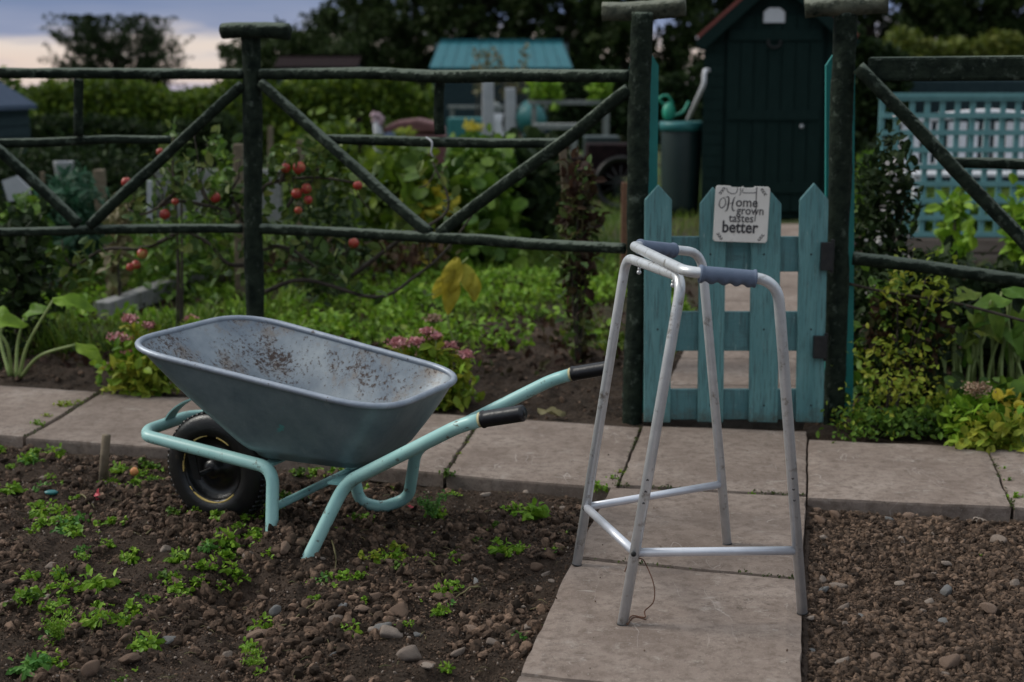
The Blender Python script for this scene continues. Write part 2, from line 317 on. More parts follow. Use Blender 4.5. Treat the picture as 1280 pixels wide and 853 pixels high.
def slab_mat():
    m, nt, b, out = newmat('concrete_slab'); v = coord(nt)
    i = nt.nodes.new('ShaderNodeObjectInfo')
    n1 = noise(nt, v, 3.2, 8, .65); n2 = noise(nt, v, 160, 4, .7); n3 = noise(nt, v, 28, 8, .75)
    c = ramp(nt, n1, [(.3, (.165, .124, .102)), (.5, (.25, .197, .166)), (.7, (.33, .27, .232))])
    c = mixc(nt, mask(nt, n3, .46, .66), c, (.145, .110, .090)); c = mixc(nt, mask(nt, noise(nt, v, 9, 9, .8), .57, .66), c, (.33, .285, .25))
    c = mixc(nt, mask(nt, n2, .60, .74), c, (.42, .37, .33))
    c = mixc(nt, mask(nt, noise(nt, v, 70, 5, .8), .60, .70), c, (.085, .066, .052))
    c = mixc(nt, mask(nt, noise(nt, coord(nt, (1, 3.5, 1)), 7, 3, .4), .70, .76), c, (.35, .31, .28))
    def line(vec, sc, wdt, colr, c, amt=1.0, det=3):
        q = noise(nt, vec, sc, det, .5); f = ramp(nt, q, [(.5 - wdt, (0, 0, 0)), (.5, (amt, amt, amt)), (.5 + wdt, (0, 0, 0))]); g2 = nt.nodes.new('ShaderNodeMath'); g2.operation = 'MULTIPLY'
        nt.links.new(f, g2.inputs[0]); nt.links.new(mask(nt, noise(nt, v, 5, 3), .5, .6), g2.inputs[1]); return mixc(nt, g2.outputs[0], c, colr)
    c = line(coord(nt, (1.2, .35, 1)), 5, .004, (.42, .37, .34), c, .8); c = line(coord(nt, (.5, 1.4, 1)), 6, .003, (.42, .38, .35), c, .6); c = line(v, 4.3, .0035, (.07, .055, .045), c, .7, 6)
    hs = nt.nodes.new('ShaderNodeHueSaturation'); nt.links.new(c, hs.inputs['Color'])
    ml = nt.nodes.new('ShaderNodeMath'); ml.operation = 'MULTIPLY_ADD'; ml.inputs[1].default_value = .22; ml.inputs[2].default_value = .89
    nt.links.new(i.outputs['Random'], ml.inputs[0]); nt.links.new(ml.outputs[0], hs.inputs['Value'])
    nt.links.new(hs.outputs[0], b.inputs['Base Color']); b.inputs['Roughness'].default_value = .9; b.inputs['Specular IOR Level'].default_value = .3
    bump(nt, b, noise(nt, v, 90, 9, .85), .9, .005); return m
M['slab'] = slab_mat()
def tray_mats():
    m, nt, b, out = newmat('galvanised_outside'); v = coord(nt)
    c = ramp(nt, noise(nt, v, 7, 9, .75), [(.3, (.12, .17, .195)), (.7, (.25, .31, .33))])
    c = mixc(nt, mask(nt, noise(nt, coord(nt, (1, 1, .25)), 16, 6, .7), .6, .74), c, (.26, .31, .32))
    c = mixc(nt, mask(nt, noise(nt, v, 11, 4, .6), .70, .74), c, (.12, .34, .34))
    c = mixc(nt, mask(nt, noise(nt, v, 60, 5, .7), .68, .76), c, (.07, .06, .05))
    nt.links.new(c, b.inputs['Base Color']); b.inputs['Roughness'].default_value = .42; b.inputs['Metallic'].default_value = .25
    bump(nt, b, noise(nt, v, 14, 5), .25, .006); M['tray_out'] = m
    m, nt, b, out = newmat('galvanised_inside'); v = coord(nt)
    c = ramp(nt, noise(nt, v, 6, 7, .65), [(.3, (.13, .165, .21)), (.7, (.33, .37, .40))])
    c = mixc(nt, mask(nt, noise(nt, v, 9, 8, .75), .50, .64), c, (.20, .175, .155))
    sp = noise(nt, v, 78, 8, .8); big = noise(nt, v, 4.2, 4)
    mu = nt.nodes.new('ShaderNodeMath'); mu.operation = 'MULTIPLY_ADD'; mu.inputs[1].default_value = .62; nt.links.new(big, mu.inputs[0]); nt.links.new(sp, mu.inputs[2])
    c = mixc(nt, mask(nt, mu.outputs[0], .845, .885), c, (.05, .03, .024))
    sep = nt.nodes.new('ShaderNodeSeparateXYZ'); nt.links.new(v, sep.inputs[0])
    zz = nt.nodes.new('ShaderNodeMath'); zz.operation = 'MULTIPLY_ADD'; zz.inputs[1].default_value = -3.2; nt.links.new(sep.outputs[2], zz.inputs[0]); nt.links.new(noise(nt, v, 14, 6, .7), zz.inputs[2])
    c = mixc(nt, mask(nt, zz.outputs[0], -.78, -.56), c, (.16, .085, .055))
    nt.links.new(c, b.inputs['Base Color']); b.inputs['Roughness'].default_value = .5; b.inputs['Metallic'].default_value = .3
    bump(nt, b, sp, .3, .003); M['tray_in'] = m
tray_mats()
def stonemat(name, c1, c2):
    m, nt, b, out = newmat(name); v = coord(nt); i = nt.nodes.new('ShaderNodeNewGeometry'); ob = nt.nodes.new('ShaderNodeObjectInfo')
    ad = nt.nodes.new('ShaderNodeMath'); ad.operation = 'ADD'; nt.links.new(i.outputs['Random Per Island'], ad.inputs[0]); nt.links.new(ob.outputs['Random'], ad.inputs[1])
    fr = nt.nodes.new('ShaderNodeMath'); fr.operation = 'FRACT'; nt.links.new(ad.outputs[0], fr.inputs[0])
    c = ramp(nt, fr.outputs[0], [(0, c1), (1, c2)]); c = mixc(nt, mask(nt, noise(nt, v, 60, 6, .7), .4, .65), c, tuple(x * .55 for x in c1))
    nt.links.new(c, b.inputs['Base Color']); b.inputs['Roughness'].default_value = .92; b.inputs['Specular IOR Level'].default_value = .25
    bump(nt, b, noise(nt, v, 130, 6, .7), .7, .004); return m
M['clod'] = stonemat('soil_clod', (.026, .017, .011), (.24, .155, .108))
M['clodpink'] = stonemat('gravelly_clod', (.032, .021, .014), (.25, .165, .115))
M['stone'] = stonemat('pale_stone', (.26, .205, .17), (.42, .345, .29))
M['stonebrown'] = stonemat('brown_stone', (.19, .125, .09), (.33, .235, .18))
M['stonegrey'] = stonemat('grey_stone', (.20, .195, .19), (.33, .32, .31))

# ------------------------------------------------------------------ path layout (top of paving is z = 0)
SLABS = [  # photograph corners: far left, far right, near right, near left
 ('left', (-190, 470), (122, 489), (28, 545), (-300, 522)), ('second', (129, 490), (296, 500), (238, 560), (33, 547)),
 ('under', (300, 500), (600, 520), (553, 590), (242, 561)), ('mid', (605, 520), (799, 534), (770, 609), (558, 591)),
 ('gate', (804, 532), (1008, 538), (1007, 617), (775, 605)), ('right', (1011, 548), (1233, 559), (1263, 632), (1010, 621)),
 ('farright', (1236, 559), (1500, 575), (1560, 650), (1268, 633)),
 ('walk1', (764, 609), (1007, 620), (1002, 722), (720, 693)), ('walk2', (717, 697), (1002, 725), (1000, 880), (651, 838)),
 ('walk3', (649, 842), (1000, 884), (999, 1080), (560, 1020))]
SW = {n: [G(*p) for p in q] for n, *q in SLABS}
near_pts = []; far_pts = []
for n in ('left', 'second', 'under', 'mid', 'gate', 'right', 'farright'):
    a, b, c, d = SW[n]; far_pts += [a, b]; near_pts += [d, c]
near_pts.sort(key=lambda p: p[0]); far_pts.sort(key=lambda p: p[0])
nX = np.array([p[0] for p in near_pts]); nY = np.array([p[1] for p in near_pts]); fX = np.array([p[0] for p in far_pts]); fY = np.array([p[1] for p in far_pts])
def yn(x): return np.interp(x, nX, nY)
def yf(x): return np.interp(x, fX, fY)
wl = [SW['gate'][3], SW['walk1'][3], SW['walk2'][3], SW['walk3'][3]]; wr = [SW['walk1'][1], SW['walk1'][2], SW['walk2'][2], SW['walk3'][2]]
def walk_l(y): return np.interp(y, [p[1] for p in wl][::-1], [p[0] for p in wl][::-1])
def walk_r(y): return np.interp(y, [p[1] for p in wr][::-1], [p[0] for p in wr][::-1])
TA = 375 / 1806.0                             # the garden path beyond the gate runs on at this slope
IL0 = G(776, 600); IR0 = G(1006, 600)
def in_l(y): return IL0[0] + (y - IL0[1]) * TA
def in_r(y): return IR0[0] + (y - IR0[1]) * TA * .99

MOUND = [(G(398, 690, -.04), .13, .055), (G(345, 690, -.04), .08, .045), (G(300, 730, -.05), .13, -.085), (G(292, 765, -.05), .12, -.075), (G(345, 750, -.05), .09, .045), (G(360, 705, -.05), .05, .02),
         (G(420, 760, -.04), .16, .025), (G(230, 650, -.04), .15, .02), (G(520, 790, -.04), .2, .02), (G(240, 760, -.04), .14, .02)]
def hgt(x, y):
    x = np.asarray(x, float); y = np.asarray(y, float)
    front = y < yn(x) - .0
    walk = (x > walk_l(y)) & (x < walk_r(y)) & front
    path = (y >= yn(x)) & (y <= yf(x))
    rough = vnoise(x, y, .35, 1) * .034 + vnoise(x, y, .12, 2) * .032 + vnoise(x, y, .05, 3) * .026 + vnoise(x, y, .022, 4) * .018
    h = np.where(front, -.052 + rough, 0)
    rb = front & (x > walk_r(y)); h = np.where(rb, -.045 + rough * .55, h)
    for c, r, a in MOUND:
        h = h + np.where(front, a * np.exp(-((x - c[0]) ** 2 + (y - c[1]) ** 2) / (2 * (r * .6) ** 2)), 0)
    e = np.clip((yn(x) - y) / .10, 0, 1); h = np.where(front, h * e + (1 - e) * (-.05 + rough * .3), h)   # level along the paving
    dl = np.where(x < (walk_l(y) + walk_r(y)) / 2, walk_l(y) - x, x - walk_r(y)); e = np.clip(dl / .08, 0, 1)
    h = np.where(front, h * e + (1 - e) * (-.03 + rough * .25), h)
    back = y > yf(x)
    d = np.clip((y - yf(x)) / .15, 0, 1)
    h = np.where(back, -.012 + rough * (1.1 * d * np.exp(-np.clip(y - 8, 0, 100) / 6)), h)
    h = np.where(walk | path, -.066, h)
    h = np.where((y > yf(x)) & (x > in_l(y)) & (x < in_r(y)) & (y < 13.8), -.05, h)
    return h

def build_ground():
    def axis(lo, hi, st, far_lo, far_hi):
        a = list(np.arange(lo, hi, st)); s = st; v = a[-1]
        while v < far_hi: s *= 1.13; v += s; a.append(v)
        s = st; v = lo; pre = []
        while v > far_lo: s *= 1.13; v -= s; pre.append(v)
        return np.array(pre[::-1] + a)
    xs = axis(-2.3, 2.3, .0095, -400, 400); ys = axis(2.45, 6.6, .0105, -60, 900)
    X, Y = np.meshgrid(xs, ys); Z = hgt(X, Y); ny, nx = X.shape
    V = np.stack([X, Y, Z], -1).reshape(-1, 3)
    i = np.arange(ny - 1)[:, None] * nx + np.arange(nx - 1)[None]; F = np.stack([i, i + 1, i + 1 + nx, i + nx], -1).reshape(-1, 4)
    me = bpy.data.meshes.new('ground'); me.vertices.add(len(V)); me.vertices.foreach_set('co', V.ravel())
    me.loops.add(F.size); me.loops.foreach_set('vertex_index', F.ravel().astype(np.int32)); me.polygons.add(len(F))
    me.polygons.foreach_set('loop_start', np.arange(0, F.size, 4, dtype=np.int32)); me.polygons.foreach_set('use_smooth', [True] * len(F)); me.update(calc_edges=True)
    x, y = V[:, 0], V[:, 1]
    g = np.clip((y - 7.0) / 1.0, 0, 1) * np.clip(vnoise(x, y, .9, 8) * 2.2 + .2 + np.clip((y - 9.5) / 2, 0, .7), 0, 1)
    g = np.where((x < -1.6) & (y > 6.8), np.maximum(g, .7), g)
    at = me.attributes.new('green', 'FLOAT', 'POINT'); at.data.foreach_set('value', g.astype(np.float32))
    pk = np.where((y < yn(x)) & (x > walk_r(y)), .85, np.clip(vnoise(x, y, .4, 9) * 1.4 + .1, 0, 1) * (y < yn(x)))
    at = me.attributes.new('pinkish', 'FLOAT', 'POINT'); at.data.foreach_set('value', pk.astype(np.float32))
    me.materials.append(M['soil']); o = bpy.data.objects.new('ground', me); COL.objects.link(o); o['kind'] = 'structure'
build_ground()

def slab_mesh(corners, th=.055):
    P = [np.array([c[0], c[1], 0.0]) for c in corners]; ctr = sum(P) / 4; mb = MB(); n = 18; V = []; F = []
    def wob(p, k): return p + np.array([vnoise(p[0], p[1], .06, 21 + k), vnoise(p[0], p[1], .06, 31 + k), 0]) * .006
    grid = {}
    for j in range(n + 1):
        for i in range(n + 1):
            u, v = i / n, j / n
            p = (P[3] * (1 - u) + P[2] * u) * (1 - v) + (P[0] * (1 - u) + P[1] * u) * v
            edge = i in (0, n) or j in (0, n); q = wob(p, 0)
            z = vnoise(p[0], p[1], .25, 5) * .004 - (.004 if edge else 0)
            grid[i, j] = len(V); V.append(np.array([q[0], q[1], z]))
    for j in range(n):
        for i in range(n): F.append((grid[i, j], grid[i + 1, j], grid[i + 1, j + 1], grid[i, j + 1]))
    loop = [grid[i, 0] for i in range(n)] + [grid[n, j] for j in range(n)] + [grid[i, n] for i in range(n, 0, -1)] + [grid[0, j] for j in range(n, 0, -1)]
    m0 = len(V)
    for k, q in enumerate(loop): V.append(V[q] * np.array([1, 1, 0]) + np.array([0, 0, -.012]) + (V[q] - ctr) * np.array([1, 1, 0]) * .004)
    m1 = len(V)
    for k, q in enumerate(loop): V.append(V[q] * np.array([1, 1, 0]) + np.array([0, 0, -th]))
    L = len(loop)
    for k in range(L):
        a, b = loop[k], loop[(k + 1) % L]; F.append((b, a, m0 + k, m0 + (k + 1) % L)); F.append((m0 + (k + 1) % L, m0 + k, m1 + k, m1 + (k + 1) % L))
    mb.add(V, F); return mb
path = empty('path', G(900, 600), kind='structure')
for n, *q in SLABS: slab_mesh(SW[n]).build('slab', M['slab'], path, smooth=False)
y = 5.36
while y < 13.2:
    y1 = y + .60; slab_mesh([(in_l(y1), y1, 0), (in_r(y1), y1, 0), (in_r(y), y, 0), (in_l(y), y, 0)], .05).build('slab', M['slab'], path, smooth=False); y = y1 + .012

# ------------------------------------------------------------------ leaf shapes
DIA = ([(0, 0, 0), (.5, .28, .06), (1, 0, -.05), (.5, -.28, .06)], [(0, 2, 1), (0, 3, 2)])
OVAL = ([(0, 0, 0), (.3, .27, .09), (.7, .25, .07), (1, 0, -.10), (.7, -.25, .07), (.3, -.27, .09), (.35, 0, 0), (.7, 0, -.02)],
        [(0, 6, 1), (6, 7, 2, 1), (7, 3, 2), (0, 5, 6), (6, 5, 4, 7), (7, 4, 3)])
ROUND = ([(0, 0, 0), (.22, .38, .06), (.62, .46, .08), (.95, .22, .0), (1.0, 0, -.03), (.95, -.22, .0), (.62, -.46, .08), (.22, -.38, .06), (.5, 0, 0)],
         [(0, 8, 1), (8, 2, 1), (8, 3, 2), (8, 4, 3), (8, 5, 4), (8, 6, 5), (8, 7, 6), (8, 0, 7)])
LONG = ([(0, 0, 0), (.2, .10, .06), (.5, .16, .07), (.8, .10, -.02), (1, 0, -.16), (.8, -.10, -.02), (.5, -.16, .07), (.2, -.10, .06), (.25, 0, .02), (.5, 0, .03), (.8, 0, -.05)],
        [(0, 8, 1), (8, 9, 2, 1), (9, 10, 3, 2), (10, 4, 3), (0, 7, 8), (8, 7, 6, 9), (9, 6, 5, 10), (10, 5, 4)])
BLADE = ([(0, .03, 0), (0, -.03, 0), (.4, .025, .03), (.4, -.025, .03), (.75, .018, -.02), (.75, -.018, -.02), (1, 0, -.14)], [(0, 1, 3, 2), (2, 3, 5, 4), (4, 5, 6)])
def rdir(n, up=0.0, rg=RNG):
    d = rg.normal(size=(n, 3)); d /= np.linalg.norm(d, axis=1)[:, None]; d[:, 2] += up; return d / np.linalg.norm(d, axis=1)[:, None]
def upn(n, k=1.0, rg=RNG):
    d = rg.normal(size=(n, 3)); d[:, 2] += 2.2 * k; return d
def leaves(mb, shape, pos, size, up=.1, flat=1.0, var=.35, mi=0, rg=RNG):
    n = len(pos); mb.inst(shape[0], shape[1], np.asarray(pos, float), rdir(n, up, rg), upn(n, flat, rg), size * (1 - var + 2 * var * rg.random(n)), mi)

# ------------------------------------------------------------------ far trees, hedges
def tree(name, x, Y, top_y, cw, label, cat='tree', n=4500, ls=.22, mat='leafwood', group=None, trunk=.16, base_z=0.0, nl=14, low=.22, lobes=None, ragged=.5):
    base = np.array([Pd(x, 100, Y)[0], Y, base_z]); H = Pd(x, top_y, Y)[2] - base_z; rw = cw / 2 * Y / FPX
    root = empty(name, base, label, cat, group); mb = MB()
    mb.tube(smoothpath([base, base + [rw * .05, 0, H * .35], base + [-.05 * rw, 0, H * .75]]), np.linspace(trunk, trunk * .35, 13), 8)
    tips = []
    for k in range(nl):
        a = 2 * math.pi * k * .381966; hz = low + (1 - low) * ((k + .5) / nl); rr = rw * (.35 + .6 * math.sin(math.pi * min(1, (1 - hz) / (1 - low) * .9 + .12))) * random.uniform(.75, 1.05)
        tip = base + np.array([math.cos(a) * rr, math.sin(a) * rr * .8, H * hz * random.uniform(.93, 1.0)]); st = base + np.array([0, 0, H * hz * .62])
        mb.tube(smoothpath([st, (st + tip) / 2 + [0, 0, -.05 * H * 0], tip]), np.linspace(trunk * .35, trunk * .06, 13), 6)
        tips.append(tip); tips.append(st * .35 + tip * .65)
    mb.build('trunk', M['bark'], root)
    fb = MB(); T = np.array(tips); cc = base + np.array([0, 0, H * (low * .5 + .45)]); nt_ = len(T) * 7; k = RNG.integers(0, len(T), nt_); out = T[k] - cc; out /= np.linalg.norm(out, axis=1)[:, None]
    D = out * .7 + RNG.normal(size=(nt_, 3)) * .55 + np.array([0, 0, .35]); D /= np.linalg.norm(D, axis=1)[:, None]; Ln = rw * (.18 + .30 * RNG.random(nt_)) * (1 + ragged * .4)
    S0 = T[k] + RNG.normal(size=(nt_, 3)) * rw * .10; j = RNG.integers(0, nt_, n); u = RNG.random(n) ** .8
    sub = S0[j] + D[j] * (Ln[j] * u)[:, None] + RNG.normal(size=(n, 3)) * (rw * .055 * (1.25 - u))[:, None]
    sub[:, 2] = np.minimum(sub[:, 2], base[2] + H * 1.03); leaves(fb, DIA, sub, ls, .2, .4)
    fb.build('crown', M[mat], root, smooth=False)
    return root
# the wood behind the allotments
WOOD = [(520, 62, -120, 190, 'leftmost tall dark tree of the wood, left of the teal roof'), (600, 60, -200, 230, 'tall dark tree of the wood standing behind the teal roof'),
        (705, 58, -210, 230, 'tall dark tree of the wood right of the teal roof'), (800, 56, -150, 190, 'dark tree of the wood behind the left gate post'),
        (930, 60, -230, 170, 'tall dark tree of the wood behind the green shed'), (1080, 58, -230, 230, 'tall dark tree of the wood behind the right gate post'),
        (1190, 56, -210, 220, 'dark tree of the wood seen above the right fence rail'), (1290, 55, -220, 220, 'rightmost dark tree of the wood'), (1430, 56, -180, 230, 'dark tree of the wood beyond the right edge'), (1590, 58, -120, 230, 'outermost dark tree of the wood beyond the right edge')]
for x, Y, ty, cw, lb in WOOD: tree('woodland_tree', x, Y, ty, cw, lb, n=11000, ls=.36, trunk=.25, group='trees of the dark wood', low=.12, nl=20)
for x, Y, ty, cw, lb in [(425, 58, 22, 130, 'dark rounded tree on the skyline right of the sky gap'), (350, 56, 42, 130, 'lower dark tree on the skyline beside the post cap'), (385, 52, 50, 110, 'dark bush on the skyline behind the brace')]:
    tree('skyline_tree', x, Y, ty, cw, lb, n=9000, ls=.22, trunk=.2, group='rounded trees on the skyline', low=.15, nl=16, ragged=.2)
tree('lone_tree', 146, 55, 26, 138, 'lone ragged tree standing dark against the pale sky', n=30000, ls=.12, mat='leafdark', low=.12, nl=34, ragged=.8)
def hedge(name, x0, x1, Y, top_y, dep, label, mat, n, ls, h0=0.0, group=None, wob=.25, cat='hedge'):
    a = Pd(x0, 100, Y); b = Pd(x1, 100, Y); H = Pd(x0, top_y, Y)[2]
    mb = MB(); u = RNG.random(n); X = a[0] + (b[0] - a[0]) * u; top = H * (1 + wob * vnoise(X, X * 0, max(.5, (b[0] - a[0]) / 9), 3) + wob * .6 * vnoise(X, X * 0, .35, 4))
    z = h0 + (top - h0) * RNG.random(n) ** .75; yy = Y + dep * (RNG.random(n) - .5) * (1 - .5 * (z / H))
    leaves(mb, OVAL, np.stack([X, yy, z], -1), ls, .35, .5)
    for k in range(int(14)):
        xx = a[0] + (b[0] - a[0]) * (k + .5) / 14; mb.tube([(xx, Y, 0), (xx + .1, Y, H * .7)], [.03, .012], 6, mi=1)
    o = mb.build(name, [M[mat], M['bark']], smooth=False); return tagit(o, label, cat, group)
hedge('hedge', 40, 300, 24, 106, 1.6, 'mid green garden hedge below the lone tree', 'hedge', 12000, .10)
hedge('hedge', 300, 545, 25, 101, 1.8, 'lighter green hedge between the post and the strut', 'hedge', 12000, .11)
hedge('bushes', 1060, 1300, 34, 52, 1.5, 'yellow green bushes above the right top rail', 'olive', 6000, .16, .4)
hedge('hedge', 1300, 1750, 30, 98, 1.8, 'long green hedge beyond the right edge behind the trellis', 'hedge', 9000, .15)
hedge('hedge', -420, 36, 26, 98, 1.8, 'green hedge beyond the left edge behind the boarded hut', 'hedge', 8000, .13)
hedge('bushes', 540, 800, 44, 100, 2.0, 'low green bushes around the teal roofed shed', 'hedge', 7000, .2)
hedge('shrub', 590, 660, 30, 60, 1.0, 'tall twiggy yellow brown shrub before the teal roof', 'drygrass', 420, .10, 1.0, cat='shrub', wob=.9)
hedge('dark_undergrowth', 690, 900, 30, 95, 1.5, 'dark undergrowth behind the water butt', 'leafdark', 6000, .16)
hedge('dark_undergrowth', 1050, 1130, 18, 60, 1.0, 'dark bushes just right of the green shed', 'leafdark', 3500, .12)
hedge('undergrowth', -60, 300, 22.3, 150, .8, 'dark bushes in the shade below the hedge', 'leafdark', 5000, .10)

# ------------------------------------------------------------------ garden buildings
def green_shed():
    Y = 13.9; x0 = Pd(880, 100, Y)[0]; x1 = Pd(1058, 100, Y)[0]; xc = (x0 + x1) / 2; ze = Pd(0, 36, Y)[2]; zp = ze + .5
    root = empty('shed', (xc, Y, 0), 'dark green wooden shed with red edged roof behind the gate', 'shed'); root.rotation_euler = (0, 0, R(-8.5))
    D = 1.7; mb = MB()
    mb.prism([(x0, Y, 0), (x1, Y, 0), (x1, Y, ze), (xc, Y, zp), (x0, Y, ze)], (0, D, 0))
    n = 16
    for k in range(n):                                         # shiplap boards on the front beside the door
        z = .05 + k * (ze - .05) / n
        for a, b in ((x0, x0 + .2), (x1 - .2, x1)): mb.box(((a + b) / 2, Y - .012, z + .055), (b - a, .018, .105), taper=.97)
    mb.build('wall', M['shed'], root, smooth=False)
    mb = MB(); dx0, dx1 = x0 + .22, x1 - .24
    k = 7
    for i in range(k):
        w = (dx1 - dx0) / k; mb.box((dx0 + w * (i + .5), Y - .03, 1.0), (w - .008, .025, 1.86))
    for z in (.3, 1.0, 1.75): mb.box(((dx0 + dx1) / 2, Y - .052, z), (dx1 - dx0 - .04, .018, .10))
    d = mb.build('door', M['shed'], root, smooth=False)
    mb = MB(); p = Pd(1003, 158, Y - .08); mb.ball(p, .019, 12, 8); mb.tube([p, p + [0, .06, 0]], .01, 8); mb.build('door_knob', M['palegrey'], d)
    mb = MB(); ov = .05
    for s in (-1, 1):
        e = np.array([xc + s * ((x1 - x0) / 2 + ov), Y - .14, ze - .12]); t = np.array([xc, Y - .14, zp + .04])
        mb.prism([e, t, t + [0, 0, .035], e + [0, 0, .035]][::s], (0, D + .28, 0))
    mb.build('roof', M['shedroof'], root, smooth=False)
    mb = MB()
    for s in (-1, 1):
        e = np.array([xc + s * ((x1 - x0) / 2 + ov + .01), Y - .16, ze - .11]); t = np.array([xc, Y - .16, zp + .085]); mb.beam(e + [0, 0, .03], t, .02, .035)
    mb.build('red_trim', M['redtrim'], root, smooth=False)
    mb = MB()
    for s in (-1, 1):
        e = np.array([xc + s * ((x1 - x0) / 2 + ov), Y - .155, ze - .17]); t = np.array([xc, Y - .155, zp + .0]); mb.beam(e, t, .02, .11)
    mb.build('barge_board', M['shed'], root, smooth=False)
    c = Pd(968, 21, Y - .06); mb = MB()                          # small white plaque
    w, h = .10, .055
    mb.prism([c + [-w, 0, -h], c + [w, 0, -h], c + [w, 0, h * .8], c + [w * .5, 0, h * 1.5], c + [-w * .5, 0, h * 1.5], c + [-w, 0, h * .8]], (0, .02, 0))
    tagit(mb.build('plaque', M['white'], smooth=False), 'small white plaque fixed on the gable of the green shed', 'plaque')
    mb = MB(); c = Pd(968, 53, Y - .075); mb.tube(smoothpath([c + [.06 * math.cos(t), 0, .05 * math.sin(t)] for t in np.linspace(2.6, 6.8, 7)]), .012, 8)
    tagit(mb.build('horseshoe', M['iron']), 'dark iron horseshoe above the green shed door', 'horseshoe')
green_shed()

def gable_house(name, x0, x1, Y, eave_y, ridge_y, D, wallmat, roofmat, label, cat='shed', overhang=.1, ridge_in=0.0, corr=0):
    a = Pd(x0, 100, Y)[0]; b = Pd(x1, 100, Y)[0]; ze = Pd(0, eave_y, Y)[2]; zr = Pd(0, ridge_y, Y + D / 2)[2]
    root = empty(name, ((a + b) / 2, Y, 0), label, cat); mb = MB()
    mb.prism([(a + .1, Y, 0), (a + .1, Y + D, 0), (a + .1, Y + D, ze), (a + .1, Y + D / 2, zr - .03), (a + .1, Y, ze)], (b - a - .2, 0, 0))
    for k in range(10): mb.box(((a + b) / 2, Y - .012, ze * (k + .5) / 10), (b - a - .2, .02, ze / 10 * .92))
    mb.build('wall', M[wallmat], root, smooth=False)
    mb = MB(); r0 = ridge_in
    for s in (0, 1):
        y0 = Y - overhang if s == 0 else Y + D + overhang; ym = Y + D / 2
        nn = corr or 1
        for k in range(nn):
            u0, u1 = k / nn, (k + 1) / nn; e0 = a + (b - a) * u0; e1 = a + (b - a) * u1 - (.03 if corr else 0); t0 = a + r0 + (b - a - 2 * r0) * u0; t1 = a + r0 + (b - a - 2 * r0) * u1 - (.03 if corr else 0)
            P = [(e0, y0, ze - .05), (e1, y0, ze - .05), (t1, ym, zr), (t0, ym, zr)]; 
            if s: P = P[::-1]
            mb.prism(P, (0, 0, .04))
        if corr: mb.prism([(a, y0, ze - .055), (b, y0, ze - .055), (b - r0, ym, zr - .005), (a + r0, ym, zr - .005)], (0, 0, .02))
    mb.box(((a + b) / 2, Y + D / 2, zr + .05), (b - a - 2 * r0, .16, .06)); mb.build('roof', M[roofmat], root, smooth=False)
    return root
gable_house('teal_roofed_shed', 537, 716, 40, 84, 53, 2.6, 'clad', 'tealroof', 'far dark shed with bright teal metal roof', ridge_in=.25, corr=12)
gable_house('dark_hut', 343, 448, 44, 83, 72, 2.0, 'clad', 'darkwood', 'low dark flat hut below the skyline trees')
def navy_hut():
    Y = 15.0; root = empty('hut', (Pd(-40, 100, Y)[0], Y, 0), 'dark boarded hut with blue felt roof at the left edge', 'hut')
    xr = -5.62; xl = xr - 1.9; ze = 1.06; xa = (xl + xr) / 2; zr = 1.93; mb = MB()
    mb.prism([(xl, Y, 0), (xr - .03, Y, 0), (xr - .03, Y, ze), (xl, Y, ze)], (0, 1.8, 0))
    for k in range(9): mb.box(((xl + xr) / 2, Y - .012, ze * (k + .5) / 9), (xr - xl - .06, .02, ze / 9 * .9))
    for k in range(9): mb.box((xr - .02, Y + .9, ze * (k + .5) / 9), (.02, 1.8, ze / 9 * .9))
    mb.build('wall', M['clad'], root, smooth=False); mb = MB(); e = .05
    V = [(xl - e, Y - .1, ze), (xr + e, Y - .1, ze), (xr + e, Y + 1.9, ze), (xl - e, Y + 1.9, ze), (xa, Y + .9, zr), (xl - e, Y - .1, ze - .05), (xr + e, Y - .1, ze - .05), (xr + e, Y + 1.9, ze - .05), (xl - e, Y + 1.9, ze - .05)]
    mb.add(V, [(0, 1, 4), (1, 2, 4), (2, 3, 4), (3, 0, 4), (5, 6, 1, 0), (6, 7, 2, 1), (7, 8, 3, 2), (8, 5, 0, 3)]); mb.build('roof', M['navy'], root, smooth=False)
navy_hut()

# ------------------------------------------------------------------ things in the gardens beyond
def butt():
    Y = 14.3; c = Pd(850, 264, Y); c[2] = 0; r = .205; zt = Pd(0, 152, Y)[2]
    root = empty('water_butt', c, 'dark plastic water butt with teal rim beside the green shed', 'water butt')
    mb = MB(); mb.lathe([(0, 0), (r * .86, 0), (r * .92, .1), (r * .98, zt * .5), (r, zt - .08), (r * .99, zt - .06), (r * .9, zt - .06), (r * .86, zt * .5), (0, zt * .5)], c, seg=32); mb.build('barrel', M['butt'], root)
    mb = MB(); mb.lathe([(r * .9, zt - .09), (r * 1.08, zt - .09), (r * 1.1, zt - .02), (r * 1.04, zt), (r * .93, zt), (r * .92, zt - .09)], c, seg=32); mb.build('rim', M['buttlid'], root)
    k = Pd(836, 140, Y); mb = MB(); mb.ball(k, .085, 16, 10, (.75, .7, 1.15)); mb.tube(smoothpath([k + [.04, 0, -.04], k + [.14, 0, .0], k + [.2, 0, .1]]), .016, 8)
    w = empty('watering_can', k - [0, 0, .1], 'bright green watering can resting on the water butt', 'watering can')
    mb.build('body', M['can'], w); mb = MB(); mb.tube(smoothpath([k + [-.04, 0, .06], k + [-.1, 0, .13], k + [-.02, 0, .16], k + [.04, 0, .08]]), .012, 8); mb.build('handle', M['can'], w)
    mb = MB(); a, b, d = Pd(881, 88, 13.82), Pd(880, 105, 13.82), Pd(860, 150, 14.1); mb.tube(fillet([a + [.05, .1, .0], a, b, d], .04), .022, 12)
    tagit(mb.build('downpipe', M['white']), 'short white downpipe leading from the shed into the water butt', 'pipe')
butt()
